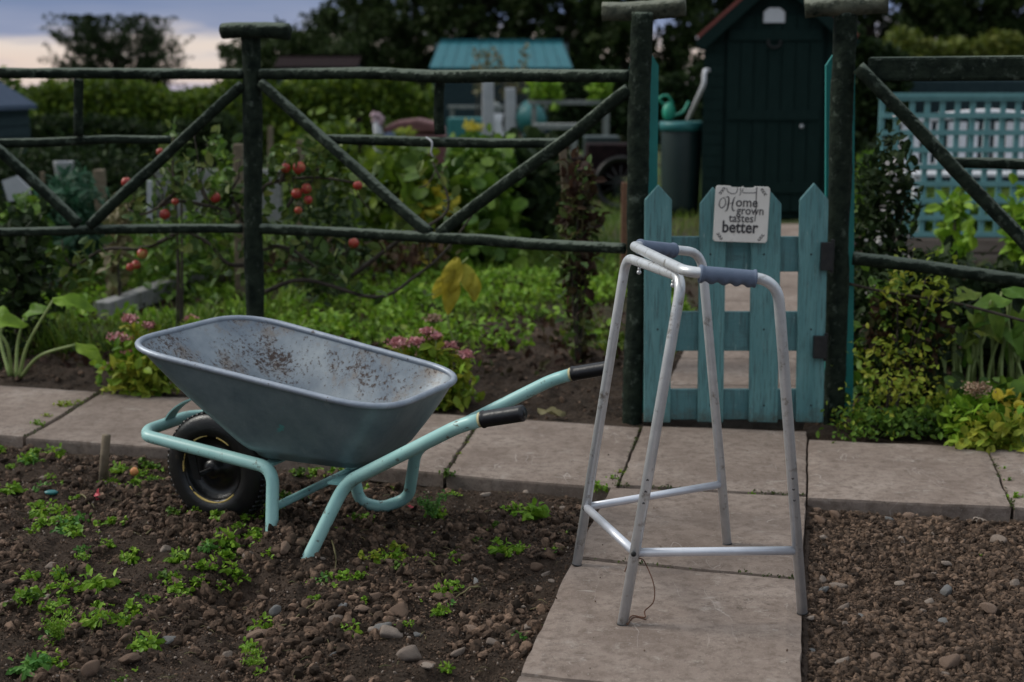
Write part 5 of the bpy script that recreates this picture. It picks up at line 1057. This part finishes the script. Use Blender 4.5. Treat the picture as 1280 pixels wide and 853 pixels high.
# ------------------------------------------------------------------ soil clods, stones, weeds in the foreground beds
def ico(sub=1):
    t = (1 + 5 ** .5) / 2; V = [(-1, t, 0), (1, t, 0), (-1, -t, 0), (1, -t, 0), (0, -1, t), (0, 1, t), (0, -1, -t), (0, 1, -t), (t, 0, -1), (t, 0, 1), (-t, 0, -1), (-t, 0, 1)]
    F = [(0, 11, 5), (0, 5, 1), (0, 1, 7), (0, 7, 10), (0, 10, 11), (1, 5, 9), (5, 11, 4), (11, 10, 2), (10, 7, 6), (7, 1, 8), (3, 9, 4), (3, 4, 2), (3, 2, 6), (3, 6, 8), (3, 8, 9), (4, 9, 5), (2, 4, 11), (6, 2, 10), (8, 6, 7), (9, 8, 1)]
    V = [np.array(v) / np.linalg.norm(v) for v in V]
    for _ in range(sub):
        mid = {}; NF = []
        def m(a, b):
            k = (min(a, b), max(a, b))
            if k not in mid: v = (V[a] + V[b]) / 2; V.append(v / np.linalg.norm(v)); mid[k] = len(V) - 1
            return mid[k]
        for a, b, c in F: x, y_, z = m(a, b), m(b, c), m(c, a); NF += [(a, x, z), (b, y_, x), (c, z, y_), (x, y_, z)]
        F = NF
    return np.array(V), F
I0 = ico(0); I1 = ico(1); I2 = ico(2)
def lump(V, seed, k=.28, facet=4):
    rg = np.random.default_rng(seed); D = V.copy(); out = np.ones(len(V))
    for i in range(5): d = rg.normal(size=3); d /= np.linalg.norm(d); out += k * .5 * np.sin(D @ d * rg.uniform(2, 5) + rg.uniform(0, 6)) * .6
    Q = V * out[:, None]
    for i in range(facet):
        d = rg.normal(size=3); d /= np.linalg.norm(d); h = rg.uniform(.55, .8); s = Q @ d; Q = Q - np.outer(np.clip(s - h, 0, None), d) * .9
    return Q * np.array([1, rg.uniform(.6, .9), rg.uniform(.45, .75)])
def bedpoints(n, side, pw=1.15, ymin=2.75, lim=.38):
    out = []
    while len(out) < n:
        m = 4000; Y = ymin + (5.3 - ymin) * RNG.random(m) ** pw; X = (RNG.random(m) - .5) * 2 * (Y * .38)
        ok = (np.abs(X) < Y * lim) & (Y < yn(X) - .03) & ((X < walk_l(Y) - .02) if side < 0 else (X > walk_r(Y) + .02)); out += list(zip(X[ok], Y[ok]))
    P = np.array(out[:n]); return P[:, 0], P[:, 1]
def clods():
    for side, n, mt, lab, s0 in ((-1, 26000, 'clod', 'crumbly dark soil clods of the left bed', .0036), (1, 30000, 'clodpink', 'gravelly brown soil crumbs of the right bed', .0033)):
        mb = MB(); X, Y = bedpoints(n, side); dens = vnoise(X, Y, .25, 6) + vnoise(X, Y, .08, 7) * .7
        keep = dens > (-.25 if side < 0 else -.42); X, Y = X[keep], Y[keep]; m = len(X); sz = s0 * (1 + RNG.pareto(2.3 if side < 0 else 2.8, m) * 1.1) * (.6 + .8 * np.clip(dens[keep] + .5, 0, 1)); sz = np.minimum(sz, .022 if side < 0 else .0155)
        for v in range(6):
            i = np.arange(m) % 6 == v; big = sz > .007
            for T, sel in ((I0, i & ~big), (I1, i & big)):
                if sel.any(): mb.inst(lump(T[0], 100 + v, .35), T[1], np.stack([X[sel], Y[sel], hgt(X[sel], Y[sel]) + sz[sel] * .25], -1), rdir(sel.sum()), rdir(sel.sum()), sz[sel])
        X, Y = bedpoints(34000, side); m = len(X); sz = .0016 + .0022 * RNG.random(m); mb.inst(lump(I0[0], 3, .4), I0[1], np.stack([X, Y, hgt(X, Y) + sz * .3], -1), rdir(m), rdir(m), sz)
        tagit(mb.build('soil_clods', M[mt], smooth=False), lab, 'soil clods', kind='stuff')
    mb = MB(); n = 3500; Y = 5.3 + 2.2 * RNG.random(n); X = (RNG.random(n) - .5) * Y * .75; k = (Y > yf(X) + .02) & ~((X > in_l(Y) - .03) & (X < in_r(Y) + .03)); X, Y = X[k], Y[k]; m = len(X); sz = .006 * (1 + RNG.pareto(2.5, m)); sz = np.minimum(sz, .025)
    mb.inst(lump(I1[0], 5, .35), I1[1], np.stack([X, Y, hgt(X, Y)], -1), rdir(m), rdir(m), sz); tagit(mb.build('soil_clods', M['clod']), 'dark soil clods in the bed beyond the paving', 'soil clods', kind='stuff')
clods()
mb = MB(); X = []; Y = []
for cx, cy, sx, sy, n in ((398, 672, 26, 12, 330), (350, 690, 18, 10, 200), (385, 705, 30, 12, 260), (265, 665, 30, 12, 260), (430, 770, 50, 22, 260), (250, 700, 20, 12, 120)):
    for i in range(n): p_ = G(cx + random.gauss(0, sx), cy + random.gauss(0, sy), -.03); X.append(p_[0]); Y.append(p_[1])
X = np.array(X); Y = np.array(Y); m = len(X); sz = np.minimum(.0032 * (1 + RNG.pareto(1.9, m)), .019); ii = np.arange(m)
for v in range(4): k = ii % 4 == v; mb.inst(lump(I1[0], 210 + v, .35), I1[1], np.stack([X[k], Y[k], hgt(X[k], Y[k]) + sz[k] * .3], -1), rdir(k.sum()), rdir(k.sum()), sz[k])
tagit(mb.build('soil_clods', M['clodpink']), 'pinkish crumbled clods heaped around the near feet of the barrow', 'soil clods', kind='stuff')

for side, n, mt, lab in ((-1, 750, 'stone', 'tiny pale pebbles sprinkled over the left bed'), (1, 420, 'stonebrown', 'tiny brown pebbles sprinkled over the right bed')):
    X, Y = bedpoints(n, side); mb = MB(); sz = .0028 + .0032 * RNG.random(n) ** 2; mb.inst(lump(I1[0], 17, .2, 8), I1[1], np.stack([X, Y, hgt(X, Y) + sz * .8 + .002], -1), rdir(n), rdir(n, 1), sz); tagit(mb.build('pebbles', M[mt]), lab, 'pebbles', kind='stuff')
STM = {}
for mt in ('stone', 'stonebrown', 'stonegrey'):
    for v in range(4):
        mb = MB(); mb.add(lump(I2[0], 40 + v + len(mt), .26, 12), I2[1]); o = mb.build('stone', M[mt], smooth=True, local=True); STM[mt, v] = o.data; bpy.data.objects.remove(o)
used = []
def stone(X, Y, r, mt, label, group=None, sink=.35):
    r = r * 1.4
    o = bpy.data.objects.new('stone', STM[mt, random.randrange(4)]); COL.objects.link(o); o.scale = (r, r * random.uniform(.75, 1), r * random.uniform(.7, 1))
    o.rotation_euler = (random.uniform(-.3, .3), random.uniform(-.3, .3), random.uniform(0, 6.28)); o.location = (X, Y, float(hgt(X, Y)) + r * (.55 - sink) * .9); tagit(o, label, 'stone', group); used.append((X, Y, r)); return o
SP_ = [(322, 776, 14, 'stonebrown', 'angular orange brown stone beside the trench left of the barrow foot'), (345, 760, 9, 'stonegrey', 'grey stone just behind the orange brown stone'), (211, 793, 9, 'stonegrey', 'flat blue grey stone lying among the left weeds'),
       (162, 826, 15, 'stonebrown', 'flat brown stone near the bottom left of the bed'), (499, 772, 14, 'stonebrown', 'round brown clod like stone in the middle of the bed'), (478, 795, 11, 'stonegrey', 'grey wedge shaped stone left of the round brown one'),
       (487, 808, 12, 'stone', 'pale angular stone below the grey wedge shaped one'), (467, 790, 9, 'stone', 'tallest pale stone of the small heap'), (512, 832, 15, 'stone', 'big pale stone nearest the bottom edge'), (530, 836, 13, 'stonebrown', 'big brown stone touching the pale one at the bottom edge'),
       (470, 738 + 20, 9, 'stonebrown', 'brown stone behind the small heap'), (574, 820, 9, 'stone', 'pale oval stone right of the bottom heap'), (615, 818, 7, 'stone', 'small pinkish stone near the slab edge'), (708, 636, 9, 'stone', 'pale stone close to the frame leg on the soil'),
       (670, 703, 7, 'stonebrown', 'brown stone between weeds and slab'), (418, 781, 8, 'stone', 'white stone between the trench and the heap'), (438, 795, 6, 'stone', 'flat white stone just left of the heap'), (207, 690, 7, 'stone', 'upright pale stone among the left seedlings'),
       (63, 712, 8, 'stone', 'flat pale stone at far left'), (8, 765, 9, 'stone', 'pale stone cut by the left edge'), (284, 808, 8, 'stone', 'white stone under the trench'), (357, 705, 9, 'stonebrown', 'long brown stone between the barrow feet'),
       (588, 795, 9, 'stonebrown', 'brown stone above the pale oval stone'), (660, 790, 8, 'stone', 'flat pale stone by the slab edge'), (1029, 741, 8, 'stonegrey', 'pale grey stone beside the far right foot of the frame'), (1050, 733, 9, 'stone', 'pinkish stone next to the pale grey one'),
       (1026, 727, 7, 'stone', 'flat pale stone behind the pair by the frame'), (1183, 741, 9, 'stonegrey', 'light grey stone in the middle of the right bed'), (1183, 711, 8, 'stone', 'long pale stone of the right bed'), (1014, 782, 6, 'stone', 'small white stone below the frame foot'),
       (1186, 832, 13, 'stonebrown', 'large brown stone at the bottom right'), (1267, 736, 8, 'stone', 'pinkish stone at the right edge'), (1236, 772, 9, 'stonebrown', 'round brown stone at the right side'), (1247, 684, 9, 'stone', 'flat pale stone below the right slab'), (1025, 657, 10, 'stonebrown', 'brown clod like stone near the slab corner')]
for x, y, rp, mt, lb in SP_: p = G(x, y, -.045); stone(p[0], p[1], rp * p[1] / FPX * 1.05, mt, lb, sink=.2)
cls = {'stone': 'pale', 'stonebrown': 'brown', 'stonegrey': 'grey'}
ORD = 'first second third fourth fifth sixth seventh eighth ninth tenth eleventh twelfth thirteenth fourteenth fifteenth sixteenth seventeenth eighteenth nineteenth twentieth'.split()
ORD += ['twenty-' + w for w in ORD[:9]] + ['thirtieth'] + ['thirty-' + w for w in ORD[:9]]
def place_labels(objs, what, side, ym):
    # objs lie on one bed: name each by its strip of the bed and its rank along that strip, counted in the photograph
    rows = {}
    for o in objs: rows.setdefault(sum(o.location.y > v for v in ym), []).append(o)
    nm = ['front strip', 'second strip', 'third strip', 'fourth strip', 'rear strip']
    for k, l in rows.items():
        l.sort(key=lambda o: o.location.x / o.location.y)
        for i, o in enumerate(l): o['label'] = '%s, %s from the left along the %s of the %s bed' % (what, ORD[i], nm[min(k, 4)], side)
for side, n, nm in ((-1, 90, 'left'), (1, 85, 'right')):
    X, Y = bedpoints(n, side, 1.1, 2.98, .345); made = {}
    for i in range(n):
        mt = random.choices(['stone', 'stonebrown', 'stonegrey'], [4, 7, 1] if side > 0 else [3, 7, 1])[0]; r_ = random.uniform(.008, .015) if random.random() < .85 else random.uniform(.015, .021)
        if any((X[i] - a) ** 2 + (Y[i] - b) ** 2 < (r_ + c) ** 2 for a, b, c in used): continue
        o = stone(X[i], Y[i], r_, mt, 'small %s stone scattered on the %s soil bed' % (cls[mt], nm), 'small %s stones on the %s bed' % (cls[mt], nm)); made.setdefault(mt, []).append(o)
    for mt, l in made.items(): place_labels(l, 'small %s stone' % cls[mt], nm, (3.25, 3.55, 3.9, 4.3))

def weed_mesh(kind, seed):
    rg = np.random.default_rng(seed); mb = MB()
    if kind == 'low':                 # creeping rosette of small round leaflets
        k = 26; a = rg.random(k) * 6.28; r_ = .066 * np.sqrt(rg.random(k)) * (.6 + .5 * np.sin(a * 2 + seed)); P = np.stack([np.cos(a) * r_, np.sin(a) * r_, .008 + .030 * rg.random(k) * (1 - r_ / .08)], -1)
        Q = np.repeat(P, 3, 0) + rg.normal(size=(3 * k, 3)) * [.005, .005, .002]; leaves(mb, ROUND, Q, .016, .15, 1.8, rg=rg)
        for i in range(10): mb.tube([(0, 0, -.01), P[i] * [.5, .5, 1.0], P[i]], .0008, 4)
    elif kind == 'leafy':             # toothed leaves rising from a centre
        for k in range(9):
            a = k * 2.4 + rg.random(); L = .05 + .03 * rg.random(); d = np.array([math.cos(a), math.sin(a), .55 + .5 * rg.random()]); big_leaf(mb, np.array([0, 0, 0.0]), d, (0, 0, 1), L, .012 + .005 * rg.random(), .35, 7)
        k = 26; a = rg.random(k) * 6.28; r_ = .05 * rg.random(k) ** .6; leaves(mb, OVAL, np.stack([np.cos(a) * r_, np.sin(a) * r_, .02 + .03 * rg.random(k)], -1), .026, .1, 1.2, rg=rg)
    elif kind == 'fern':              # feathery carrot-like top
        for k in range(14):
            a = rg.random() * 6.28; tip = np.array([math.cos(a) * .05, math.sin(a) * .05, .05 + .04 * rg.random()]); P = smoothpath([(0, 0, 0), tip * [.4, .4, .7], tip]); mb.tube(P, .0009, 4)
            m = 26; i = rg.integers(3, len(P), m); leaves(mb, DIA, P[i] + rg.normal(size=(m, 3)) * .006, .011, .1, .8, rg=rg)
    else:                             # two-leaf seedling
        for k in range(4): a = k * 1.57 + rg.random(); mb.tube([(0, 0, 0), (.004 * math.cos(a), .004 * math.sin(a), .02)], .0009, 4); leaves(mb, ROUND, np.array([[.006 * math.cos(a), .006 * math.sin(a), .02]]), .020, .2, 2, rg=rg)
    return mb
WM = {}
for kind, mts in (('low', ('weed', 'leafgreen', 'leafyellow')), ('leafy', ('weed', 'weedblue')), ('fern', ('weedblue', 'weed')), ('seedling', ('weed', 'weedblue'))):
    for v in range(3):
        for mt in mts: o = weed_mesh(kind, 70 + v).build('weed', M[mt], smooth=False, local=True); WM[kind, v, mt] = o.data; bpy.data.objects.remove(o)
KL = {'low': ('low creeping weed on the %s soil bed', 'low creeping weeds, %s bed'), 'leafy': ('leafy green weed rosette on the %s soil bed', 'leafy weed rosettes, %s bed'), 'fern': ('feathery green weed on the %s soil bed', 'feathery weeds, %s bed'), 'seedling': ('tiny green seedling on the %s soil bed', 'tiny seedlings, %s bed')}
def weed(X, Y, s, kind, mt, label=None):
    mt2 = mt if (kind, 0, mt) in WM else ('weed')
    if kind == 'fern' and mt2 not in ('weedblue', 'weed'): mt2 = 'weed'
    o = bpy.data.objects.new('weed', WM[kind, random.randrange(3), mt2]); COL.objects.link(o); o.location = (X, Y, float(hgt(X, Y)) - .001); o.scale = (s, s, s); o.rotation_euler = (random.uniform(-.15, .15), random.uniform(-.15, .15), random.uniform(0, 6.28))
    sd = 'left' if X < .6 else 'right'
    if label: tagit(o, label, 'weed')
    else: tagit(o, (KL[kind][0] if mt2 != 'leafyellow' else 'yellowish creeping weed on the %s soil bed') % sd, 'weed', (KL[kind][1] if mt2 != 'leafyellow' else 'yellowish creeping weeds, %s bed') % sd); WEEDS.setdefault((kind, mt2 == 'leafyellow', sd), []).append(o)
WEEDS = {}
PATCH = [  # centre px, spread px, count, kinds
 (20, 560, 26, 10, 18), (70, 640, 30, 14, 6), (90, 660, 24, 10, 6), (20, 610, 25, 10, 4), (185, 590, 28, 9, 12), (160, 600, 22, 6, 8), (45, 750, 22, 16, 6), (60, 770, 22, 12, 5), (150, 780, 20, 8, 4), (95, 800, 14, 8, 3), (85, 675, 22, 14, 6),
 (265, 700, 26, 14, 12), (290, 690, 22, 10, 8), (235, 715, 22, 12, 8), (210, 730, 24, 10, 6), (175, 750, 16, 12, 4), (105, 762, 22, 10, 4), (185, 810, 14, 6, 3), (55, 825, 14, 8, 3), (120, 560, 30, 8, 5), (225, 640, 18, 6, 4), (310, 820, 8, 4, 1), (395, 728, 12, 6, 2),
 (480, 695, 20, 6, 5), (435, 725, 12, 5, 2), (665, 690, 20, 8, 4), (690, 700, 12, 6, 2), (655, 640, 16, 5, 2), (540, 640, 3, 2, 1), (385, 600, 20, 5, 5), (555, 742, 8, 3, 1), (1228, 700, 5, 3, 1), (240, 610, 10, 6, 2), (160, 690, 16, 8, 3), (345, 650, 14, 4, 3), (440, 645, 10, 4, 2), (270, 660, 12, 5, 2)]
for cx, cy, sx, sy, n in PATCH:
    for i in range(n):
        x = cx + random.gauss(0, sx * .95); y_ = cy + random.gauss(0, sy * .95); p = G(x, y_, -.045)
        if not (p[1] < yn(p[0]) - .02 and (p[0] < walk_l(p[1]) - .02 or p[0] > walk_r(p[1]) + .02)): continue
        kind = random.choices(['low', 'leafy', 'seedling'], [6, 3, 2])[0]; mt = random.choices(['weed', 'leafgreen', 'weedblue'], [5, 2, 3])[0]
        if 470 < cx < 500 and kind == 'low': mt = 'leafyellow'
        weed(p[0], p[1], random.uniform(.28, .78) * (1.0 if kind != 'seedling' else 1), kind, mt)
X, Y = bedpoints(75, -1, 1.0, 3.0, .345)
for i in range(75):
    if X[i] / Y[i] < -.04 or random.random() < .25: weed(X[i], Y[i], random.uniform(.25, .6), random.choice(['low', 'seedling', 'leafy', 'low']), random.choice(['weed', 'weed', 'weedblue', 'leafgreen']))
for (kd, yl, sd), l in WEEDS.items(): place_labels(l, 'yellowish creeping weed' if yl else {'low': 'low creeping weed', 'leafy': 'leafy weed rosette', 'seedling': 'tiny seedling', 'fern': 'feathery weed'}[kd], sd, (3.3, 3.6, 3.95, 4.4))
for x, y_, s, kind, mt, lb in [(541, 645, .95, 'fern', 'weedblue', 'feathery carrot like weed right of the far barrow leg'), (120, 812 - 70, 1.0, 'leafy', 'weed', 'broad leafy weed in the left weed patch'), (70, 800, .8, 'fern', 'weed', 'pale feathery weed near the bottom left'), (552, 745, .5, 'leafy', 'weed', 'small bright upright weed in the middle of the bed'), (665, 652, 1.0, 'leafy', 'weed', 'bent green weed before the slab edge'),
                               (400, 733, .5, 'leafy', 'weedblue', 'small blue green weed below the barrow foot'), (40, 838, .8, 'leafy', 'weedblue', 'leafy weed cut by the bottom left corner'), (315, 825, .5, 'fern', 'weed', 'tiny feathery weed at the bottom of the bed')]:
    p = G(x, y_, -.045); weed(p[0], p[1], s, kind, mt, lb)
# weeds rooted in the joints of the paving
JW = []
for x, y_, s in [(45, 530, .5), (75, 508, .6), (84, 506, .5), (57, 520, .4), (558, 592, .5), (575, 566, .25), (585, 552, .22), (1262, 600, .35), (1256, 585, .3), (1270, 622, .5), (712 + 34, 610, .6), (765, 598, .4), (775, 590, .35), (940, 615, .22), (830, 607, .2), (97, 502, .35)]:
    p = G(x, y_, 0); o = bpy.data.objects.new('joint_weed', WM['low', 0, random.choice(['weed', 'leafyellow', 'leafgreen'])]); COL.objects.link(o); o.location = (p[0], p[1], -.012); o.scale = (s, s, s * 1.3); tagit(o, 'little green weed growing in a joint of the paving', 'weed', 'weeds in the paving joints'); JW.append(o)
JW.sort(key=lambda o: o.location.x / o.location.y)
for i, o in enumerate(JW): o['label'] = 'little weed in a paving joint, %s from the left' % ORD[i]
mb = MB()                                                     # moss in the joints
for A, B, n in ((G(125, 490), G(31, 546), 300), (G(603, 520), G(555, 591), 260), (G(801, 534), G(772, 606), 260), (G(1235, 559), G(1266, 633), 300), (G(770, 606), G(1007, 618), 420), (G(719, 695), G(1002, 723), 160), (G(240, 561), G(298, 500), 120)):
    t = RNG.random(n); P = A + (B - A) * t[:, None] + RNG.normal(size=(n, 3)) * [.005, .005, .0]; P[:, 2] = -.007 + .008 * RNG.random(n); k_ = RNG.random(n) < np.clip(.45 + 2.0 * vnoise(t * 10, t * 0, 1.3, 71), 0, 1); leaves(mb, DIA, P[k_], .010, .4, .6)
tagit(mb.build('moss', M['mossgreen'], smooth=False), 'green moss filling the joints between the slabs', 'moss', kind='stuff')

# twigs, dead stems and other small things on the beds
TW = [((100, 617), (118, 633), 'thin pale twig left of the little stake'), ((140, 650), (156, 656), 'thin short twig among the left seedlings'), ((330, 775), (395, 760), 'curved pale root running from the orange brown stone'), ((135, 702), (150, 690), 'short dry stalk at left of the weeds'), ((385, 720), (420, 738), 'dry stem below the barrow foot'),
      ((530, 690), (560, 722), 'dry bent stem near the upright weed'), ((160, 672), (190, 668), 'thick dead stalk lying at left'), ((585, 640), (650, 625), 'long limp grey stem before the slab edge'), ((600, 735), (560, 745), 'flat dry leaf like sliver in the middle of the bed'), ((415, 690), (418, 712), 'thin upright dead stem by the barrow foot')]
for (a, b, lb) in TW:
    p, q = G(*a, -.035), G(*b, -.035); mb = MB(); P = smoothpath([p, (p + q) / 2 + [random.uniform(-.01, .01), random.uniform(-.01, .01), .012], q]); P[:, 2] = hgt(P[:, 0], P[:, 1]) + .008; mb.tube(P, np.linspace(.003, .0018, len(P)), 6); tagit(mb.build('twig', M['drygrass']), lb, 'twig')
mb = MB(); n = 260; X, Y = bedpoints(n, -1); mb2 = MB()
for i in range(n):
    a = random.uniform(0, 6.28); L = random.uniform(.01, .04); z = float(hgt(X[i], Y[i])) + .006; mb.tube([(X[i], Y[i], z), (X[i] + L * math.cos(a) * .5, Y[i] + L * math.sin(a) * .5, z + .004), (X[i] + L * math.cos(a), Y[i] + L * math.sin(a), z)], .0009, 4)
tagit(mb.build('plant_debris', M['drygrass']), 'fine dry root and straw debris on the left bed', 'debris', kind='stuff')
p = G(128, 602, -.05); q = Pd(133, 544, p[1]); mb = MB(); mb.tube([p + [0, 0, -.03], (p + q) / 2, q], [.016, .0155, .015], 12); tagit(mb.build('stake', M['stake']), 'short round wooden stake standing in the left soil bed', 'stake')
p = G(168, 594, -.03); mb = MB(); r_ = .015; mb.lathe([(0.0, .8 * r_), (.5 * r_, .86 * r_), (r_, .1 * r_), (.7 * r_, -.75 * r_), (.2 * r_, -.9 * r_), (0, -.85 * r_)], p + [0, 0, .012], (.3, -.2, 1), 16); tagit(mb.build('fallen_apple', M['orange']), 'small orange apple fallen among weeds by the wheel', 'apple')
p = G(64, 618, -.04); mb = MB(); mb.ball(p + [0, 0, .006], .018, 12, 8, (1.3, .8, .45)); tagit(mb.build('plastic_scrap', M['bluebit']), 'teal plastic scrap lying among the left weeds', 'scrap')
p = G(119, 622, -.04); mb = MB(); leaves(mb, OVAL, np.array([p, p + [.01, 0, .004], p + [-.006, .004, .006]]), .028, .3, 1); tagit(mb.build('petal', M['redbit']), 'small dark red petal on the left bed', 'petal')
p = G(514, 637, -.04); mb = MB(); leaves(mb, OVAL, np.array([p + [0, 0, .006], p + [.006, 0, .01]]), .018, .3, 1); tagit(mb.build('petal', M['redbit']), 'small red petal beside the far barrow leg', 'petal')
p = G(688, 514, 0.02); mb = MB(); big_leaf(mb, p + [-.05, 0, 0], (1, -.15, 0), (0, -.3, 1), .11, .022, .1); tagit(mb.build('dry_leaf', M['drygrass']), 'pale dry leaf lying on the back bed left of the gate post', 'leaf')
p = G(1208, 558, .01); mb = MB(); big_leaf(mb, p + [-.04, 0, 0], (1, 0, 0), (0, -.3, 1), .09, .018, .0); tagit(mb.build('fallen_leaf', M['leafyellow']), 'pale green leaf lying at the right paving edge', 'leaf')
mb = MB(); n = 900; x = RNG.uniform(-2, 1.5, n); y_ = RNG.uniform(2.9, 5.2, n); e_ = np.minimum(np.minimum(np.abs(y_ - yn(x)), np.abs(y_ - yf(x))), np.minimum(np.abs(x - walk_l(y_)), np.abs(x - walk_r(y_)))); ok = ((RNG.random(n) < .12) | (e_ < .05 * RNG.random(n))) & (((y_ > yn(x)) & (y_ < yf(x))) | ((x > walk_l(y_)) & (x < walk_r(y_)) & (y_ < yn(x)))); P = np.stack([x[ok], y_[ok], np.full(ok.sum(), .003)], -1)
mb.inst(lump(I0[0], 9, .4), I0[1], P, rdir(len(P)), upn(len(P)), .0014 + .0028 * RNG.random(len(P)) ** 2); tagit(mb.build('crumbs', M['clod']), 'soil crumbs strewn over the paving slabs', 'crumbs', kind='stuff')
